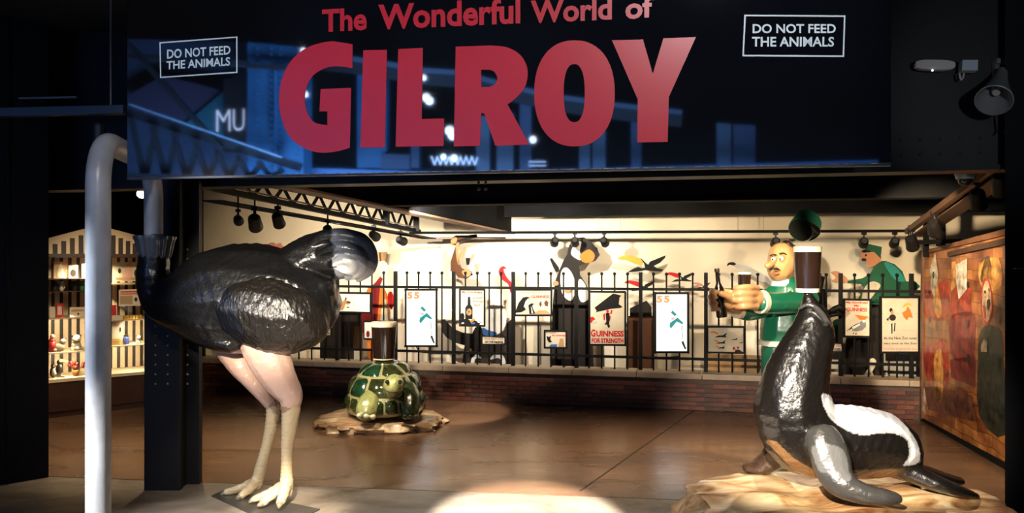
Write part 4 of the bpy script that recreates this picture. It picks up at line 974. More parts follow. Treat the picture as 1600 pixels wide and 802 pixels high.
P.art('mud', [oval(.31, .37, .09, .06, 12), oval(.27, .235, .045, .04, 10), [(.27, .48), (.31, .47), (.31, .66), (.28, .66)], [(.36, .46), (.39, .47), (.37, .62), (.34, .62)], [(.15, .40), (.22, .36), (.20, .44)]]); P.art('skin', [oval(.30, .28, .04, .035, 10)], o=.003); P.art('orange', [[(.70, .16), (.78, .24), (.84, .38), (.74, .36), (.68, .42), (.60, .36), (.56, .28), (.66, .24)]]); P.art('yellow', [[(.55, .20), (.62, .12), (.74, .10), (.82, .16), (.70, .15)]])
P.art('tan', [R_(.02, .295, .98, .298), R_(.02, .605, .98, .608)])
P.text('black', [('As the New Zoo tunes', .08, .715, .94, .765), ('very soon at the Zoo', .08, .815, .94, .865)], .012); P.text('palered', [('Guinness is good for you', .05, .91, .95, .965)], .01)
P = Poster('wide white poster with small brown creature near the plumed tail', Q(528, 457.5, 579, 488, 1), PWH)
P.art('tan', [[(.04, .90), (.10, .55), (.22, .30), (.28, .20), (.26, .45), (.2, .75), (.14, .92)], oval(.30, .50, .09, .10, 12)]); P.art('mud', [oval(.33, .48, .07, .035, 10), oval(.24, .30, .02, .08, 8), oval(.31, .74, .05, .03, 8)], o=.0025); P.art('orange', [oval(.12, .62, .05, .08, 8)], o=.0025)
P = Poster('small blank-looking white poster behind the tortoise\'s pint', Q(569, 502.5, 604, 530), PWH, fr=.006)
P.art('darkred', [oval(.17, .72, .08, .2, 10)]); P.art('grey', [oval(.42, .35, .05, .05, 8)])
P = Poster('tiny poster glimpsed past the rump feathers of long-necked bird', Q(499, 487, 519, 503), PAPER, fr=.006)
P.art('mud', [[(.4, .9), (.6, .3), (.8, .9)]])
for lab, q, tx in (('white plate with dark red lettering under the birthday poster', Q(754, 526.5, 789.5, 537.5, .5), ("PLEASE DON'T STAND", 'ON THE RAILINGS')),
                   ('white red-lettered plate beside the hindmost part of the bird', Q(497, 514, 517.5, 524), ("PLEASE DON'T STAND", 'ON THE RAILINGS')),
                   ('white red-lettered plate showing behind the seal\'s neck', Q(1292, 537, 1316.5, 549, .4), ('PATIENT LIONS', 'UNLOCKED'))):
    P = Poster(lab, q, PAPER, 'sign', 'notice_plate', fr=.004)
    P.text('darkred', [(tx[0], .07, .16, .93, .42)], .02); P.text('black', [(tx[1], .10, .55, .90, .86)], .05)
b = B(); b.tube([FENCE.at(u, v, .03) for u, v in ((1003, 552), (1003, 557), (1012, 559), (1050, 558.5), (1060, 557), (1062, 552))], .007, 8); tag(b.build('power_cable', IRON, None, True), 'black cable looped under the glowing screen by the keeper', 'cable')
b = B(); b.tube([FENCE.at(u, v, .03) for u, v in ((650, 541), (654, 548), (660, 551), (690, 553), (720, 553.5))], .007, 8); tag(b.build('power_cable', IRON, None, True), 'black cable looped under the glowing screen by the tortoise', 'cable')

# ------------------------------------------------------------------ flat painted animal boards behind the railing
def cutout(label, cat, layers, off=0.0, name='cutout_board'):
    pl = CUT.shift(off); t = None
    for i, (c, polys) in enumerate(layers):
        for P in polys:
            w = [pl.at(u, v, .0025 * i) for u, v in P]
            if t is None:
                zmin = min(w, key=lambda p: p.z); t = thing(name, Vector((sum(p.x for p in w) / len(w), sum(p.y for p in w) / len(w), zmin.z)), label, cat)
            b = B(); b.prism(w, -pl.n * (.018 if i == 0 else .003)); b.build('board' if i == 0 else 'painted_area', INK[c], t)
    return t
SP = smooth_poly
cutout('dark bear board with orange muzzle holding a bottle', 'board', [
    ('mud', [[(858, 600), (864, 470), (867, 440), (880, 408), (886, 398), (889, 384), (898, 372), (912, 371), (924, 378), (932, 388), (937, 398), (930, 408), (914, 412), (905, 416), (906, 430), (916, 445), (924, 470), (928, 600)]]),
    ('white', [SP([(892, 396), (898, 382), (908, 378), (906, 392), (908, 406), (900, 404)]), SP([(876, 428), (884, 418), (894, 428), (900, 450), (892, 470), (878, 458)]), SP([(906, 436), (916, 448), (920, 466), (908, 472), (902, 452)])]),
    ('orange', [SP([(907, 398), (920, 390), (929, 398), (926, 408), (914, 411), (907, 405)])]),
    ('black', [oval(931, 390, 3, 3.6, 10), oval(914, 382, 2.6, 3.2, 10), [(859, 405), (862, 403), (868, 411), (873, 418), (874, 424), (869, 426), (864, 417)]]),
    ('tan', [oval(868, 443, 5, 4, 10), oval(888, 455, 6, 4, 10)])], .0)
cutout('upside-down tan creature board hanging beside the sloping beam', 'board', [
    ('brown', [[(703, 374), (712, 368), (728, 368), (744, 366), (746, 370), (732, 375), (718, 380), (714, 394), (716, 412), (722, 420), (736, 424), (738, 430), (728, 436), (716, 434), (710, 426), (704, 424), (704, 410), (710, 390), (712, 384), (706, 382)]]),
    ('tan', [SP([(712, 384), (717, 380), (716, 398), (718, 414), (714, 408)]), SP([(704, 377), (710, 371), (714, 372), (712, 380), (706, 381)]), SP([(717, 396), (726, 387), (728, 391), (720, 404), (718, 412), (715, 410)]), SP([(722, 424), (732, 420), (736, 428), (730, 433), (724, 430)])]),
    ('black', [[(727, 402), (735, 402), (733, 414), (729, 414)], oval(737, 429, 1.8, 1.8, 8), [(714, 376), (728, 371), (745, 367), (744, 371), (728, 376), (716, 379)]]), ('cream', [[(726.5, 400), (735.5, 400), (735, 403), (727, 403)]])], .02)
cutout('small red and white bird board hanging over the railing', 'board', [
    ('red', [SP([(779, 424), (783, 417), (789, 417), (792, 425), (795, 433), (799, 444), (800, 458), (797, 456), (794, 445), (788, 440), (782, 434)], 3)]),
    ('white', [SP([(787, 421), (792, 422), (797, 432), (800, 440), (796, 438), (790, 430)])])], .04)
def fly(label, x, y, k, beak, off):
    T = lambda P: [(x + a * k, y + b_ * k) for a, b_ in P]
    cutout(label, 'board', [
        ('black', [T([(0, 0), (3, 2), (9, 8), (13, 11), (16, 6), (26, 2), (41, -4), (40, 0), (32, 8), (22, 13), (28, 17), (38, 19), (34, 22), (18, 21), (8, 20), (-6, 22), (-20, 23), (-10, 17), (-2, 15), (3, 17), (8, 16), (7, 10)])]),
        ('white', [T([(2, 4), (6, 9), (7, 15), (5, 15), (1, 10)])]),
        (beak, [SP(T([(-36, 2), (-26, -4), (-12, -3), (0, 1), (5, 8), (2, 12), (-10, 9), (-22, 4)]), 3)])], off, 'flying_bird_board')
fly('largest black bird board in flight with a long amber beak', 1000, 403, .98, 'yellow', .0)
fly('black bird board with red-orange beak flying below the amber-beaked bird', 998, 441, .62, 'red', .03)
fly('black bird board with red-orange beak flying between screen and bottle', 1060, 428, .56, 'red', .0)
fly('smallest black bird board flying nearest the hand-held bottle', 1095, 443, .36, 'palered', .03)
cutout('white wading bird board with a black beak behind the keeper\'s pint', 'board', [
    ('ltgrey', [SP([(1148, 413), (1166, 416), (1184, 424), (1200, 434), (1206, 446), (1190, 440), (1168, 426), (1150, 419)], 3)]), ('black', [SP([(1136, 416), (1138, 411), (1146, 410), (1150, 413), (1146, 415), (1140, 414)])])], .0)
cutout('green-capped running man board reaching out an arm over the railing', 'board', [
    ('green', [[(1348, 435), (1325, 439), (1324, 443), (1346, 444), (1352, 452), (1340, 468), (1330, 476), (1400, 476), (1424, 460), (1438, 448), (1430, 440), (1416, 440), (1410, 424), (1398, 413), (1384, 408), (1378, 408), (1366, 418), (1360, 428)]]),
    ('skin', [SP([(1344, 400), (1350, 392), (1362, 390), (1372, 394), (1377, 402), (1374, 410), (1362, 417), (1354, 415), (1352, 408), (1346, 405)], 3), SP([(1298, 426), (1308, 424), (1318, 430), (1324, 436), (1322, 443), (1310, 442), (1298, 440), (1306, 434)], 3)]),
    ('green', [[(1346, 392), (1352, 390), (1356, 381), (1378, 386), (1376, 404), (1366, 394)]]),
    ('black', [oval(1350, 406, 4, 2.4, 10), oval(1353, 399, 1.6, 2, 8), [(1345, 393), (1357, 391), (1362, 394), (1350, 395)]]),
    ('teal', [SP([(1382, 410), (1398, 416), (1410, 430), (1414, 440), (1400, 438), (1388, 424)])]), ('cream', [SP([(1352, 448), (1364, 440), (1376, 446), (1366, 460), (1356, 470), (1346, 468)])])], .0)
cutout('dark blue-black animal board with pale belly and raised flipper', 'board', [
    ('mud', [[(690, 500), (694, 499), (708, 514), (722, 520), (738, 522), (742, 512), (752, 508), (760, 524), (784, 524), (792, 506), (798, 500), (802, 540), (800, 600), (718, 600), (726, 540), (712, 536), (698, 528), (690, 518)]]),
    ('white', [SP([(752, 512), (756, 486), (770, 474), (784, 476), (792, 494), (786, 516), (770, 524)], 3)]),
    ('blue', [SP([(754, 512), (762, 516), (776, 520), (772, 525), (756, 524)])]),
    ('ltgrey', [SP([(735, 572), (738, 558), (746, 554), (752, 560), (748, 560), (742, 562), (740, 574)]), SP([(766, 562), (772, 554), (784, 554), (790, 566), (786, 572), (780, 560)])]), ('yellow', [oval(735.5, 547, 2.2, 2.4, 8)])], .05)
cutout('orange and red costumed figure board behind the small white poster', 'board', [
    ('orange', [SP([(572, 458), (580, 446), (590, 444), (600, 452), (606, 470), (606, 500), (602, 560), (576, 560), (574, 500)], 3)]),
    ('darkred', [[(580, 448), (588, 440), (594, 432), (598, 436), (594, 446), (592, 470), (588, 520), (566, 520), (564, 476), (582, 474)]]),
    ('cream', [SP([(594, 500), (600, 470), (604, 474), (606, 520), (598, 540)])]), ('red', [SP([(606, 460), (612, 456), (616, 470), (612, 484), (607, 476)])]),
    ('ltgrey', [SP([(590, 412), (600, 408), (606, 416), (604, 428), (594, 430)])])], .08)
cutout('faint brown tumbler board on the pale wall by the plumed tail', 'board', [('tan', [[(591, 394), (604, 394), (602, 410), (593, 411)]]), ('brown', [[(592, 395), (595, 395), (596, 410), (594, 410)]])], .35)
cutout('pink curled tail board peeping over the bird\'s back', 'board', [('pink', [SP([(416, 392), (418, 382), (426, 379), (431, 382), (438, 380), (441, 386), (439, 392), (434, 390), (428, 386), (422, 386), (421, 393)], 3)])], .1)
cutout('near-black animal board filling the space under the grey bird poster', 'board', [('mud', [[(1318, 600), (1322, 530), (1336, 500), (1350, 470), (1372, 474), (1376, 530), (1374, 600)]])], .12)
cutout('white goose board peeping above the coping below the script poster', 'board', [
    ('cream', [SP([(1342, 595), (1350, 586), (1358, 574), (1358, 564), (1364, 560), (1369, 564), (1368, 572), (1363, 582), (1372, 590), (1386, 582), (1384, 596)], 3)])], -.25)
cutout('green rounded animal board half hidden behind the seal\'s neck', 'board', [('green', [SP([(1296, 520), (1302, 502), (1312, 500), (1318, 512), (1314, 532), (1300, 540)], 3)])], .1)
cutout('dark board standing in for shade behind the birds below the red beak', 'board', [('mud', [[(984, 482), (1010, 470), (1018, 480), (1018, 494), (984, 494)]])], .2)  # dark board put where only the screen's shadow falls
cutout('tall brown panel behind railing beneath the flying birds', 'board', [('brown', [[(982, 494), (1020, 494), (1020, 600), (982, 600)]])], .24)  # shadow below the screen, put in as a brown board
cutout('dark panel behind railing near the white creature poster', 'board', [('mud', [[(500, 488), (560, 486), (600, 474), (600, 508), (552, 510), (552, 585), (500, 585)]])], .3)
cutout('grey dado panel leaning below the flying birds poster', 'board', [('tan', [[(1100, 553), (1190, 556), (1190, 600), (1100, 600)]])], .35)

# ------------------------------------------------------------------ track spotlights
CAN = mat('spot_can_black', (.005, .0045, .004), .5, spec=.3)
def spot_fixture(p, aim, label, group, s=1.0, lens=2.0, rail=True):
    p = Vector(p); t = thing('track_spotlight', p, label, 'spotlight', group)
    b = B(); b.box(p + Vector((0, 0, -.015 * s)), (.05 * s, .025 * s, .03 * s)); b.cyl(p + Vector((0, 0, -.02 * s)), p + Vector((0, 0, -.09 * s)), .012 * s, seg=8); b.build('stem', CAN, t)
    c = p + Vector((0, 0, -.11 * s)); d = (Vector(aim) - c).normalized()
    b = B(); b.lathe(c - d * .06 * s, [(.03 * s, 0), (.045 * s, .02 * s), (.05 * s, .10 * s), (.054 * s, .14 * s), (.046 * s, .14 * s), (.042 * s, .12 * s)], 18, rot=d.to_track_quat('Z', 'Y').to_matrix()); can_ = b.build('can', CAN, t, 40)
    b = B(); b.cyl(c + d * .065 * s, c + d * .068 * s, .040 * s, seg=16); b.build('lens', mat('spot_lens_%g' % lens, (.9, .85, .7), .2, emit=(1, .85, .6), estr=lens), can_)
    return t
TRACK = WALLF.shift(.28)
b = B(); ts0, ts1 = TRACK.sx(640), TRACK.sx(1418)
za, zb = TRACK.at(640, 364).z, TRACK.at(1418, 361).z
b.bar(TRACK.pt(ts0, za), TRACK.pt(ts1, zb), .035, .03); t = b.build('lighting_track', SOOT); tag(t, 'long thin black lighting track in front of the pale wall', 'track')
for u in (935, 970, 1153, 1193):
    b = B(); b.cyl(TRACK.at(u, 361), TRACK.at(u, 325), .003, seg=6); b.build('hanger_wire', mat('hanger_wire', (.2, .17, .13), .4), t)
    # wires belong to the track
for u, au, lab in ((867, 855, 'black track spotlight above the bear, turned toward the tumbling creature'), (898, 900, 'black track spotlight directly above the bear board'), (944, 962, 'black track spotlight above the amber-beaked bird board'), (1212, 1196, 'black track spotlight just behind the bald statue\'s head'), (1350, 1338, 'black track spotlight above the capped running man, nearer the hanging cap'), (1398, 1384, 'black track spotlight above the back of the running man')):
    spot_fixture(TRACK.at(u, 363), CREAM.at(au, 412), lab, 'spotlights on the long track', .95, 1.0)
for i, (u, v, Y, au, av, lab) in enumerate(((372, 327, 7.3, 360, 352, 'black spotlight with bright rim first along the lattice truss'), (398, 323, 7.1, 392, 420, 'second black spotlight along the lattice truss, largest shade'), (434, 322, 7.5, 440, 420, 'third black spotlight along the lattice truss'), (512, 343, 8.3, 500, 400, 'black spotlight on truss directly above the plumed tail'), (584, 352, 9.0, 600, 380, 'black spotlight on truss beyond the plumed tail'), (626, 361, 9.5, 650, 376, 'last black spotlight at the wall end of truss'))):
    f0_, f1_ = 0.0, 1.0
    for _ in range(30):
        fm = (f0_ + f1_) / 2; q_ = ta.lerp(tb, fm)
        if 800 + F * q_.x / q_.y < u: f0_ = fm
        else: f1_ = fm
    p_ = Vector((q_.x, q_.y, H - (v - 401) / F * q_.y)); p_.z = min(p_.z, q_.z - .03); Y = q_.y
    t_s = spot_fixture(p_, px(au + 25, av + 20, Y + .9), lab, 'spotlights on the lattice truss', (.8, 1.15, 1.05, 1.0, 1.0, 1.0)[i], 1.5)
    b = B(); b.cyl(p_ + Vector((0, 0, -.02)), q_, .008, seg=8); b.build('rod', CAN, t_s)
# diagonal run of spotlights at the right
a_, c_ = px(1418, 362, 7.9), px(1575, 246, 5.1)
t = thing('lighting_rail', a_.lerp(c_, .5), 'bronze-brown lighting rail running diagonally above the mural hoarding', 'track')
b = B(); b.bar(a_, c_, .05, .05); b.build('rail', mat('bronze_rail', (.10, .05, .03), .35, metal=.3), t)
b = B(); b.bar(a_ + Vector((.1, 0, -.05)), c_ + Vector((.1, 0, -.05)), .14, .012); b.build('tray', mat('rail_brown', (.05, .025, .015), .5), t)
for f, lab in ((.06, 'black spotlight at the far low end of the bronze rail'), (.36, 'black spotlight with white crescent rim midway along bronze rail'), (.78, 'black spotlight beside the domed camera on the bronze rail'), (.95, 'black spotlight at the high near end of the bronze rail')):
    p = a_.lerp(c_, f); spot_fixture(p, p + Vector((.35, .5, -.55)), lab, 'spotlights on the bronze rail', 1.15, 1.5)
t = thing('wall_bracket', px(1440, 380, 7.8), 'black bracket and post above far end of the mural hoarding', 'bracket')
b = B(); b.bar(px(1434, 379, 7.8), px(1500, 377, 7.4), .1, .04); b.build('arm', IRON, t)
b = B(); b.bar(px(1447, 402, 7.8), px(1447, 340, 7.8), .04, .04); b.bar(px(1470, 385, 7.6), px(1470, 320, 7.6), .06, .06); b.build('post', IRON, t)
b = B(); b.tube([px(u, v, 7.8) for u, v in ((1420, 352), (1419, 366), (1424, 374), (1434, 378), (1440, 377))], .006, 8); tag(b.build('loose_cable', IRON, None, True), 'loose black cable drooping from far end of bronze rail', 'cable')

# ------------------------------------------------------------------ mural hoarding on the right
M0, M1 = fl(1437, 656), fl(1562, 729); MUR = Plane(M0, M1)
mm = mat('mural_brick_print', (.3, .12, .05), .28, coat=.35); nt = mm.node_tree; bs = nt.nodes['Principled BSDF']
tcn = nt.nodes.new('ShaderNodeTexCoord'); mpn = nt.nodes.new('ShaderNodeMapping'); mpn.inputs['Rotation'].default_value = (0, 0, -MUR.yaw)
nt.links.new(tcn.outputs['Object'], mpn.inputs['Vector'])
sp_ = nt.nodes.new('ShaderNodeSeparateXYZ'); cb_ = nt.nodes.new('ShaderNodeCombineXYZ'); nt.links.new(mpn.outputs[0], sp_.inputs[0])
nt.links.new(sp_.outputs['X'], cb_.inputs['X']); nt.links.new(sp_.outputs['Z'], cb_.inputs['Y'])
bk = nt.nodes.new('ShaderNodeTexBrick'); bk.inputs['Scale'].default_value = 2.6; bk.inputs['Color1'].default_value = (.36, .17, .055, 1); bk.inputs['Color2'].default_value = (.15, .05, .02, 1); bk.inputs['Mortar'].default_value = (.10, .045, .02, 1); bk.inputs['Mortar Size'].default_value = .012; bk.inputs['Bias'].default_value = 0
nd_ = nt.nodes.new('ShaderNodeTexNoise'); nd_.inputs['Scale'].default_value = 3.0; nt.links.new(cb_.outputs[0], nd_.inputs['Vector'])
va_ = nt.nodes.new('ShaderNodeMix'); va_.data_type = 'RGBA'; va_.blend_type = 'LINEAR_LIGHT'; va_.inputs[0].default_value = .045
nt.links.new(cb_.outputs[0], va_.inputs[6]); nt.links.new(nd_.outputs['Color'], va_.inputs[7]); nt.links.new(va_.outputs[2], bk.inputs['Vector'])
nn = nt.nodes.new('ShaderNodeTexNoise'); nn.inputs['Scale'].default_value = 4.5; nn.inputs['Detail'].default_value = 6; nt.links.new(cb_.outputs[0], nn.inputs['Vector'])
rr_ = nt.nodes.new('ShaderNodeValToRGB'); rr_.color_ramp.elements[0].position = .36; rr_.color_ramp.elements[0].color = (.45, .25, .2, 1); rr_.color_ramp.elements[1].position = .64; rr_.color_ramp.elements[1].color = (1.5, 1.25, .9, 1)
nt.links.new(nn.outputs['Fac'], rr_.inputs[0]); mx_ = nt.nodes.new('ShaderNodeMix'); mx_.data_type = 'RGBA'; mx_.blend_type = 'MULTIPLY'; mx_.inputs[0].default_value = 1
nt.links.new(bk.outputs['Color'], mx_.inputs[6]); nt.links.new(rr_.outputs[0], mx_.inputs[7]); nt.links.new(mx_.outputs[2], bs.inputs['Base Color'])
t = thing('mural_hoarding', MUR.pt(1.2, 0), 'tall glossy hoarding printed with orange bricks and red figures', 'hoarding')
m = lambda u, v, o=0.0: MUR.at(u, v, o)
b = B(); b.prism([m(1437, 655), m(1440, 397), m(1590, 357), m(1600, 748)], -MUR.n * .06); b.build('panel', mm, t)
WOODM = mat('hoarding_timber', (.13, .055, .025), .45, vary=.4, vscale=10, bump=.1)
b = B(); b.prism([m(1438.5, 398, .02), m(1439, 393, .02), m(1595, 351, .02), m(1595, 362, .02)], -MUR.n * .1); b.build('top_rail', WOODM, t)
b = B(); b.prism([m(1480, 401, .03), m(1480, 394, .03), m(1590, 367, .03), m(1590, 377, .03)], -MUR.n * .05); b.build('header_rail', mat('hoarding_dark_timber', (.05, .025, .015), .5, vary=.3), t)
b = B(); b.prism([m(1437, 656, .01), m(1437, 652, .01), m(1600, 739, .01), m(1600, 751, .01)], -MUR.n * .08); b.build('kick_board', SOOT, t)
b = B(); b.prism([m(1436.5, 655, .015), m(1439, 396, .015), m(1441.5, 396, .015), m(1439.5, 656, .015)], -MUR.n * .08); b.build('edge_post', WOODM, t)
def mural(c, polys, o=.002):
    mt_ = (mat('mural_' + c, {'red': (.30, .03, .015), 'crimson': (.15, .014, .014), 'amber': (.55, .24, .05), 'paper': (.60, .52, .42), 'green': (.025, .028, .018), 'dark': (.012, .009, .007), 'cream': (.48, .33, .2), 'rim': (.30, .04, .03), 'rust': (.12, .04, .02)}[c], .3, coat=.3, vary=.75, vscale=13))
    for P in polys:
        b = B(); b.bm.faces.new([b.bm.verts.new(m(u, v, o)) for u, v in P]); b.build('printed_area', mt_, t)
mural('red', [SP([(1443, 450), (1452, 440), (1466, 444), (1480, 436), (1484, 470), (1478, 500), (1460, 498), (1444, 492)], 3), [(1486, 452), (1517, 450), (1518, 494), (1484, 498)], SP([(1442, 545), (1460, 536), (1474, 530), (1482, 560), (1480, 600), (1462, 612), (1444, 580)], 3)])
mural('crimson', [SP([(1486, 494), (1518, 488), (1524, 506), (1520, 560), (1490, 562), (1484, 530)], 3), [(1484, 562), (1524, 556), (1524, 606), (1486, 590)]])
mural('amber', [SP([(1455, 420), (1462, 416), (1466, 450), (1472, 490), (1464, 496), (1458, 470)], 3), SP([(1460, 556), (1470, 546), (1474, 580), (1472, 620), (1464, 628), (1460, 600)], 3), [(1487, 410), (1494, 408), (1494, 448), (1486, 456)], SP([(1530, 412), (1560, 404), (1566, 440), (1556, 454), (1534, 450)], 3)], .003)
mural('paper', [[(1453, 420), (1461, 394), (1466, 430), (1460, 466), (1455, 452)], [(1493, 414), (1511, 404), (1511, 452), (1498, 468), (1494, 440)]], .005)
mural('dark', [oval(1458.5, 430, 1.6, 6, 10), oval(1512, 445, 2, 6, 8), oval(1512, 506, 2, 7, 8), oval(1561, 500, 2, 7, 8), oval(1512, 560, 2.2, 8, 8), oval(1561, 567, 2.2, 9, 8), oval(1452, 459, 1.5, 5, 8), oval(1452, 500, 1.5, 5, 8)], .006)
mural('green', [SP([(1532, 412), (1540, 402), (1546, 402), (1550, 430), (1540, 446), (1532, 438)], 3), SP([(1538, 510), (1550, 508), (1564, 520), (1568, 560), (1570, 680), (1530, 650), (1528, 560), (1530, 524)], 3)], .003)
mural('rim', [oval(1541, 472, 9.5, 38, 28)], .005); mural('cream', [oval(1541.5, 471, 7, 32, 24), [(1533, 540), (1537, 530), (1542, 532), (1542, 550), (1533, 550)]], .007)
mural('dark', [SP([(1542, 470), (1547, 468), (1547, 480), (1543, 484)]), SP([(1537, 456), (1540, 454), (1540, 460)]), SP([(1544, 452), (1546, 451), (1546, 458)])], .009); mural('rim', [SP([(1536, 478), (1540, 482), (1541, 496), (1538, 498)])], .009)
mural('rust', [[(1444, 600), (1520, 618), (1526, 660), (1450, 640)]], .003)
mural('paper', [[(1441, 628), (1444, 606), (1447, 618), (1446, 650), (1441, 640)]], .004)

# ------------------------------------------------------------------ fittings on the dark beam at the upper right
bp = lambda u, v, o=.06: BEAMA.at(u, v, o)
PLAST = mat('pale_grey_plastic', (.42, .40, .38), .4)
t = thing('emergency_light', bp(1457, 112), 'long oval off-white bulkhead light fitting on dark beam', 'light')
pl = [bp(u, v) for u, v in oval(1458, 104, 31, 7.5, 28, 3.2, .02)]; b = B(); b.prism(pl, BEAMA.n * .05); b.build('cover', PLAST, t)
b = B(); b.ball(bp(1457, 110, .115), .006, 8); b.build('indicator', mat('indicator_light', (1, 1, 1), .3, emit=(.7, .8, 1), estr=4), t)
t = thing('junction_box', bp(1509, 113), 'small pale blue-grey junction box beside the oval light', 'box')
b = B(); b.prism([bp(u, v) for u, v in ((1498, 98), (1522, 98), (1521.5, 114), (1497, 114))], BEAMA.n * .07); b.build('housing', mat('blue_grey_plastic', (.30, .36, .40), .4), t)
b = B(); b.tube([bp(u, v, .1) for u, v in ((1499, 114), (1500, 121), (1502, 125), (1505, 121), (1506, 114))], .006, 8); b.build('cable_loop', PLAST, t, True)
t = thing('horn_loudspeaker', bp(1560, 110), 'grey horn loudspeaker on a bracket pointing down', 'loudspeaker')
hm = bp(1553, 157, .32); hbk = bp(1566, 112, .1); d = (hm - hbk).normalized(); q = d.to_track_quat('Z', 'Y').to_matrix()
HORN = mat('horn_grey', (.16, .16, .165), .45)
b = B(); b.lathe(hbk, [(.03, 0), (.034, .06), (.045, .12), (.062, .2), (.098, (hm - hbk).length), (.093, (hm - hbk).length + .004), (.06, .21), (.03, .16)], 32, rot=q); b.build('horn', HORN, t, 50)
b = B(); b.lathe(hbk + d * .16, [(.025, 0), (.03, .05), (.02, .08)], 16, rot=q); b.build('centre_plug', mat('horn_plug_grey', (.25, .25, .26), .4), t, 40)
b = B(); b.bar(bp(1556, 94, .02), bp(1556, 122, .02), .03, .03); b.bar(bp(1584, 93, .02), bp(1584, 124, .02), .02, .03); b.bar(bp(1556, 96, .04), bp(1584, 96, .04), .03, .03); b.build('bracket', mat('bracket_grey', (.08, .08, .085), .5), t)
b = B(); b.tube([bp(u, v, .2) for u, v in ((1570, 176), (1571, 188), (1573, 200), (1568, 206))], .006, 8); b.build('cable', IRON, t, True)
dc = px(1508, 256, 5.2)
t = thing('dome_camera', dc, 'grey dome security camera hanging near the bronze rail', 'camera')
b = B(); b.lathe(dc + Vector((0, 0, -.1)), [(.052, 0), (.062, .03), (.062, .07), (.055, .08)], 28); b.build('housing', mat('camera_grey', (.30, .30, .29), .45), t, 40)
b = B(); b.ball(dc + Vector((0, 0, -.1)), .045, 18); b.build('dome', mat('smoked_dome', (.02, .015, .012), .05), t, True)
b = B(); b.cyl(dc + Vector((0, 0, -.02)), dc + Vector((0, 0, .35)), .02, seg=10); b.build('stem', IRON, t)
# steel and conduit at the upper left
b = B(); b.bar(px(-60, 178, 5.3), px(196, 172, 5.3), .07, .055); tag(b.build('service_beam', mat('blue_black_beam', (.02, .024, .035), .4), None), 'thin blue-black service beam meeting the left edge of sign', 'beam')
b = B(); b.cyl(px(173, 164, 5.25), px(173, -20, 5.25), .006, seg=8); tag(b.build('conduit', mat('grey_conduit', (.12, .12, .13), .4), None), 'thin vertical grey conduit above the service beam', 'conduit')
b = B(); b.bar(px(30, 154, 5.7), px(120, 152, 5.7), .02, .012); tag(b.build('glint_bar', mat('grey_conduit', (0, 0, 0)), None), 'short grey bar standing in for a glint above the service beam', 'bar')  # bar put in for a glint, drawn only by its grey colour
b = B(); b.cyl(px(155, 224, 5.4), px(155, 198, 5.4), .04, seg=16); b.ball(px(155, 198, 5.4), .04, 12); tag(b.build('lamp_holder', mat('dark_blue_can', (.02, .025, .035), .4), None, 40), 'small dark can lamp above the bend of the pipe', 'lamp')
gl = px(222, 303, 7.4); t = thing('globe_lamp', gl, 'small glowing white globe lamp between pipe and column', 'lamp')
b = B(); b.ball(gl, .042, 14, (1.15, 1, 1)); b.build('globe', mat('globe_glow', (1, 1, 1), .4, emit=(1, .93, .8), estr=6), t, True)
b = B(); b.cyl(gl + Vector((0, 0, .03)), Vector((gl.x, gl.y, 3.4)), .006, seg=8); b.build('stem', IRON, t)

# ------------------------------------------------------------------ striped display cabinet on the left
C0, C1 = fl(76, 654), fl(226, 636); CAB = Plane(C0, C1)
cc = lambda u, v, o=0.0: CAB.at(u, v, o)
t = CABT = thing('display_cabinet', CAB.pt(.5, 0), 'gabled display cabinet with cream and brown striped front', 'cabinet')
DKW = mat('cabinet_dark_wood', (.045, .018, .012), .45, vary=.3); CRM = mat('cabinet_cream', (.72, .56, .36), .5); STR = mat('cabinet_dark_stripe', (.018, .011, .008), .55)
W0, W1 = CAB.sx(58), CAB.sx(256); ZS = cc(80, 594).z; ZH = cc(79, 402).z
DEP = .5
def cbox(x0, x1, z0, z1, o0, o1, m_, name, par=None):
    b = B(); b.prism([CAB.pt(x0, z0, o1), CAB.pt(x1, z0, o1), CAB.pt(x1, z1, o1), CAB.pt(x0, z1, o1)], -CAB.n * (o1 - o0)); return b.build(name, m_, par or CABT)
cbox(W0, W1, 0, ZS - .03, -DEP, 0, DKW, 'plinth'); cbox(W0, W1, .06, .08, -.01, .012, DKW, 'plinth_trim')
cbox(W0, W1, ZS - .03, ZS, -DEP, .012, CRM, 'sill')
cbox(W0, W1, ZS, ZH, -DEP - .03, -DEP, STR, 'back_panel')
ns = 15
s0 = None
for i in range(ns):
    x = W0 + (W1 - W0) * (i + .5) / ns
    if s0 is None: s0 = cbox(x - .024, x + .024, ZS, ZH, -DEP, -DEP + .008, CRM, 'stripe'); sx_ = x
    else: dup(s0, CAB.d * (x - sx_), parent=CABT)
for x in (W0, W1): cbox(x - .02, x + .02, 0, ZH, -DEP, .01, DKW, 'side_panel')
xm = CAB.sx(166); cbox(xm - .04, CAB.sx(173.5), ZS, ZH, -DEP * .3, .015, DKW, 'centre_post')
cbox(W0, W1, ZH - .005, ZH + .035, -DEP, .02, DKW, 'header')
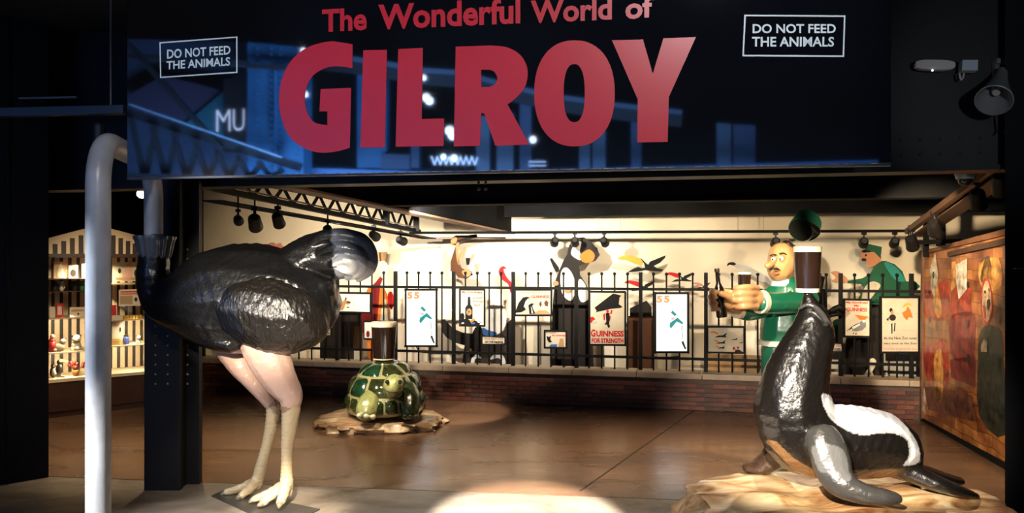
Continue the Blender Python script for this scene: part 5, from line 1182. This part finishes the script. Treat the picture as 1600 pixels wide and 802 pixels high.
# gable with stripes
xa = CAB.sx(153); za_ = cc(153, 352).z; ze = cc(79, 377).z
gl_ = lambda x: ze + (za_ - ze) * (1 - min(1, abs(x - xa) / (xa - CAB.sx(79))))
b = B(); b.prism([CAB.pt(W0, ZH + .03, .0), CAB.pt(W1, ZH + .03, .0), CAB.pt(W1, max(ZH + .05, gl_(W1)), .0), CAB.pt(xa, za_, .0), CAB.pt(W0, max(ZH + .05, gl_(W0)), 0)], -CAB.n * .03); b.build('gable', CRM, CABT)
for u in (86, 99.5, 113, 126.5, 140, 153, 165, 177, 188.5, 200, 210.5):
    x = CAB.sx(u); h_ = gl_(x) - .045
    if h_ > ZH + .06: cbox(x - .022, x + .022, ZH + .035, h_, .0, .006, STR, 'gable_stripe')
GLS = mat('shelf_glass', (.75, .8, .72), .1); gn = GLS.node_tree.nodes['Principled BSDF']; gn.inputs['Transmission Weight'].default_value = .6
xl0, xl1, xr0, xr1 = W0 + .02, xm - .04, CAB.sx(173.5), W1 - .02
SHL = [cc(90, v).z for v in (498, 552)]; SHR = [cc(190, v).z for v in (444, 501, 541)]; SHT = cc(90, 436).z
for z in SHL: cbox(xl0, xl1, z - .012, z, -DEP + .01, -.03, CRM, 'shelf')
cbox(xl0, xl1, SHT - .01, SHT, -DEP + .01, -.03, DKW, 'shelf')
for z in SHR: cbox(xr0, xr1, z - .01, z, -DEP + .01, -.03, CRM, 'shelf')
pane = mat('cabinet_pane', (1, 1, 1), 0.0); pt_ = pane.node_tree; po = pt_.nodes['Material Output']
tr_ = pt_.nodes.new('ShaderNodeBsdfTransparent'); gs_ = pt_.nodes.new('ShaderNodeBsdfGlossy'); gs_.inputs['Roughness'].default_value = .02; fr_ = pt_.nodes.new('ShaderNodeFresnel'); ms_ = pt_.nodes.new('ShaderNodeMixShader')
pt_.links.new(fr_.outputs[0], ms_.inputs[0]); pt_.links.new(tr_.outputs[0], ms_.inputs[1]); pt_.links.new(gs_.outputs[0], ms_.inputs[2]); pt_.links.new(ms_.outputs[0], po.inputs['Surface'])
cbox(xl0, xl1, ZS, ZH, -.008, -.003, pane, 'glass_pane'); cbox(xr0, xr1, ZS, ZH, -.008, -.003, pane, 'glass_pane')
CI = {k: mat('cab_' + k, c, .4, coat=.3) for k, c in dict(white=(.72, .64, .5), black=(.02, .015, .012), red=(.5, .02, .02), orange=(.75, .28, .08), yellow=(.7, .45, .1), blue=(.05, .1, .4), pink=(.7, .42, .32), green=(.06, .16, .05), tan=(.45, .3, .16)).items()}
def cp(u, z, o): q = CAB.at(u, 450, o); return Vector((q.x, q.y, z))
def figurine(name, u, z, o, label, kind, k=1.0, g='figurines in the striped cabinet'):
    p = cp(u, z, o); t = thing(name, p, label, 'figurine', g); V3 = lambda x, y, zz_: p + CAB.d * (x * k) - CAB.n * (-y * k) + Vector((0, 0, zz_ * k))
    if kind == 'dog':
        b = B(); b.ball(V3(0, 0, .05), .05 * k, 12, (1, .8, 1)); b.ball(V3(0, .045, .02), .025 * k, 8); b.ball(V3(.04, .02, .02), .022 * k, 8); b.ball(V3(-.04, .02, .02), .022 * k, 8); b.build('body', CI['white'], t, True)
        b = B(); b.ball(V3(.0, .02, .125), .042 * k, 12); b.ball(V3(0, .055, .115), .02 * k, 8); b.build('head', CI['white'], t, True)
        b = B(); b.ball(V3(.035, .01, .15), .016 * k, 8); b.ball(V3(-.035, .01, .15), .016 * k, 8); b.ball(V3(0, .074, .12), .007 * k, 6); b.build('ear', CI['black'], t, True)
    elif kind == 'bear':
        b = B(); b.ball(V3(0, 0, .045), .055 * k, 12, (1.1, .8, .85)); b.ball(V3(-.05, .02, .02), .022 * k, 8); b.build('body', CI['white'], t, True)
        b = B(); b.ball(V3(.03, .02, .11), .032 * k, 10); b.ball(V3(.05, .02, .105), .014 * k, 8); b.build('head', CI['white'], t, True)
        b = B(); b.ball(V3(.052, .02, .138), .01 * k, 8); b.build('ear', CI['black'], t, True)
    elif kind == 'penguin':
        b = B(); b.ball(V3(0, 0, .075), .04 * k, 12, (1, .9, 1.8)); b.ball(V3(0, .01, .16), .03 * k, 10); b.build('body', CI['black'], t, True)
        b = B(); b.ball(V3(0, .016, .07), .034 * k, 10, (.9, .8, 1.7)); b.build('belly', CI['white'], t, True)
        b = B(); b.cyl(V3(0, .035, .16), V3(-.01, .07, .155), .009 * k, .001); b.build('beak', CI['orange'], t)
    elif kind == 'bird':
        b = B(); b.ball(V3(0, 0, .08), .035 * k, 12, (1, .8, 1.5)); b.ball(V3(0, .0, .15), .026 * k, 10); b.build('body', CI['black'], t, True)
        b = B(); b.cyl(V3(0, .0, .165), V3(.075, .02, .145), .02 * k, .006 * k); b.build('beak', CI['yellow'], t, True)
        b = B(); b.cyl(V3(.01, 0, 0), V3(.01, 0, .05), .008 * k); b.box(V3(.02, .01, .006), (.08 * k, .05 * k, .012 * k)); b.build('stand', CI['white'], t)
    elif kind == 'man':
        b = B(); b.cyl(V3(0, 0, 0), V3(0, 0, .11 * k), .03 * k, .035 * k, 12); b.ball(V3(0, 0, .11), .036 * k, 10); b.build('body', CI['red'], t, True)
        b = B(); b.ball(V3(0, .01, .16), .025 * k, 10); b.build('head', CI['pink'], t, True)
    elif kind == 'jar':
        b = B(); b.lathe(p, [(.03 * k, 0), (.036 * k, .03 * k), (.036 * k, .08 * k), (.024 * k, .095 * k)], 16); b.build('body', CI['blue'], t, 40)
        b = B(); b.lathe(p + Vector((0, 0, .096 * k)), [(.026 * k, 0), (.026 * k, .015 * k), (.008 * k, .03 * k)], 16); b.build('lid', CI['black'], t, 40)
    return t
figurine('dog_figurine', 119, SHL[1], -.15, 'white dog figurine with black ears on the middle shelf', 'dog', 1.0)
figurine('bear_figurine', 93, SHL[1], -.15, 'white bear figurine on shelf beside the white dog', 'bear', .95)
figurine('man_figurine', 81.5, SHL[1], -.15, 'dark red man figurine on shelf next to the white bear', 'man', 1.0)
figurine('penguin_figurine', 83, ZS, -.14, 'black and white penguin figurine at bottom of the cabinet', 'penguin', .8)
figurine('bird_figurine', 93, ZS, -.16, 'black bird figurine with yellow beak at bottom of cabinet', 'bird', 1.05)
figurine('covered_jar', 197, SHR[2], -.15, 'small blue covered jar on the lower narrow shelf', 'jar', .9)
figurine('dog_figurine', 216, SHR[2], -.17, 'dark and white small dog figurine beside the blue jar', 'dog', .55)
p = cp(118, ZS, -.14); t = thing('potted_flower', p, 'red flowers in an orange pot at bottom of cabinet', 'plant')
b = B(); b.lathe(p, [(.022, 0), (.032, .03), (.036, .05), (.03, .062)], 16); b.build('pot', CI['orange'], t, 40)
rf = random.Random(2); b = B(); g_ = B()
for k in range(12):
    e = p + Vector((rf.uniform(-.07, .07), rf.uniform(-.03, .03), rf.uniform(.09, .16))); b.ball(e, .016, 6); g_.bar(p + Vector((0, 0, .05)), e, .005)
b.build('bloom', CI['red'], t, True); g_.build('stalk', CI['green'], t)
def card(name, label, cat, us, zs, o, m_, arts=(), th=.01, group=None):
    p = [cp(us[0], zs[0], o), cp(us[1], zs[0], o), cp(us[1], zs[1], o), cp(us[0], zs[1], o)]; t = thing(name, (p[0] + p[1]) / 2, label, cat, group)
    b = B(); b.prism(p, -CAB.n * th); b.build('board', m_, t)
    for c, polys in arts:
        b = B()
        for P in polys: b.bm.faces.new([b.bm.verts.new(p[3] + (p[2] - p[3]) * x + (p[0] - p[3]) * y + CAB.n * .002) for x, y in P])
        b.build('picture', CI[c], t)
    return t
z_ = lambda v, u=100: cc(u, v).z
t = card('picture_frame', 'small leaning red picture frame on the upper left shelf', 'frame', (87.5, 99), (SHL[0], z_(475)), -.12, CI['red'], [('white', [R_(.2, .2, .8, .8)]), ])
t = card('name_card', 'white card with dark writing standing on shelf beside red frame', 'card', (109, 133), (SHL[0], z_(482)), -.12, CI['white'], [('tan', [R_(.1, .25, .9, .45)]), ('black', [oval(.55, .7, .06, .15, 10)])])
card('blank_card', 'small white card at the end of shelf by red frame', 'card', (78, 86), (SHL[0], z_(480)), -.14, CI['white'])
card('animal_picture', 'pale animal picture propped on the top shelf', 'picture', (84, 104), (SHT, z_(409)), -.2, CI['tan'], [('white', [SP([(.3, .9), (.4, .3), (.6, .1), (.75, .5), (.9, .95)])]), ('pink', [oval(.8, .35, .1, .12, 10)])])
card('dark_picture', 'dark picture with pale ring propped on the top shelf', 'picture', (107, 122), (SHT, z_(415)), -.2, CI['pink'], [('black', [oval(.5, .6, .3, .3, 12)]), ('yellow', [oval(.6, .25, .1, .15, 8)])])
card('cream_box', 'cream box at the end of top shelf against the pipe', 'box', (128, 135), (SHT, z_(413)), -.16, CI['white'], th=.08)
for u0, u1, c, lab in ((80, 90, 'black', 'black mug in shadow under the top shelf'), (92, 100, 'white', 'pale mug in shadow under the top shelf'), (112, 122, 'black', 'squat black mug in shadow beside a tan one'), (123, 134, 'green', 'dark green mug in shadow against the pipe')):
    zz1 = z_(456); p = cp((u0 + u1) / 2, zz1, -.22); r = (CAB.sx(u1) - CAB.sx(u0)) / 2 * .8
    t = thing('mug', p, lab, 'mug', 'mugs under the top shelf'); b = B(); b.lathe(p, [(r * .85, 0), (r, .02), (r, SHT - zz1 - .03), (r * .8, SHT - zz1 - .035)], 16); b.build('cup', CI[c], t, 40)
    b = B(); b.tube([p + CAB.d * (r * .9) + Vector((0, 0, .08)), p + CAB.d * (r * 1.5) + Vector((0, 0, .07)), p + CAB.d * (r * 1.5) + Vector((0, 0, .03)), p + CAB.d * (r * .9) + Vector((0, 0, .02))], .006, 6); b.build('handle', CI[c], t, True)
cbox(xl0, xl1, z_(456) - .008, z_(456), -DEP + .01, -.05, DKW, 'shelf')
card('figure_poster', 'cream picture with pink figures behind glass above narrow shelves', 'picture', (176, 224), (SHR[0] + .02, z_(410, 190)), -.3, CI['white'], [('pink', [SP([(.3, .9), (.45, .15), (.6, .1), (.65, .5), (.6, .95)])]), ('black', [oval(.22, .45, .05, .14, 10), oval(.75, .6, .06, .2, 10)]), ('tan', [R_(.1, .8, .95, .95)])])
card('lettered_poster', 'white poster with a red line of print in cabinet', 'picture', (186, 228), (z_(479, 200), z_(453, 200)), -.08, CI['white'], [('red', [R_(.05, .1, .9, .18), R_(.05, .24, .9, .30)]), ('tan', [R_(.04, .38, .5, .9)]), ('black', [oval(.62, .62, .06, .14, 10), oval(.82, .58, .08, .16, 10)])])
card('white_packet', 'white packet leaning by the narrow shelves under a red line poster', 'packet', (175, 192), (z_(532, 190), z_(494, 190)), -.12, CI['white'], [('pink', [oval(.5, .35, .2, .15, 10)]), ('black', [oval(.75, .6, .08, .12, 8)])], .03)
card('red_packet', 'red packet standing behind the white packet', 'packet', (174.5, 182), (SHR[1], z_(478, 190)), -.2, CI['red'], (), .02)
card('yellow_box', 'small yellow box on the lower narrow shelf', 'box', (175, 188), (SHR[2], z_(531, 190)), -.12, CI['yellow'], [('tan', [R_(.2, .3, .8, .7)])], .06)
c0 = None
for i in range(6):
    u = 194.5 + i * 5; p = cp(u, SHR[1], -.12)
    if c0 is None:
        c0 = thing('gilt_cup', p, 'small gilt cup next to the dark centre post', 'cup', 'gilt cups on the narrow shelf'); b = B(); b.lathe(p, [(.012, 0), (.018, .012), (.019, .04), (.015, .043)], 12); b.build('bowl', CI['yellow'], c0, 40)
    else: dup_tree(c0, p - WL[c0.name], 'small gilt cup %s from the dark centre post' % ('', 'second', 'third', 'fourth', 'fifth', 'sixth')[i])
# cabinet downlight, a lamp of its own
spot('cabinet_lamp', CAB.pt((W0 + W1) / 2 - .1, ZH - .03, -.1), CAB.pt((W0 + W1) / 2, .3, -.3), 110, (1, .82, .5), 150, .6, .06)
for x_, zs_ in (((xl0 + xl1) / 2, SHL), ((xr0 + xr1) / 2, SHR[1:])):
    for z0_ in zs_: spot('shelf_lamp', CAB.pt(x_, z0_ - .02, -.06), CAB.pt(x_, z0_ - .3, -.3), 15, (1, .85, .55), 150, .6, .03)
spot('cabinet_front_lamp', (-3.2, 6.9, 2.3), CAB.pt((W0 + W1) / 2, 1.1), 120, WARM, 50, .7, .05)
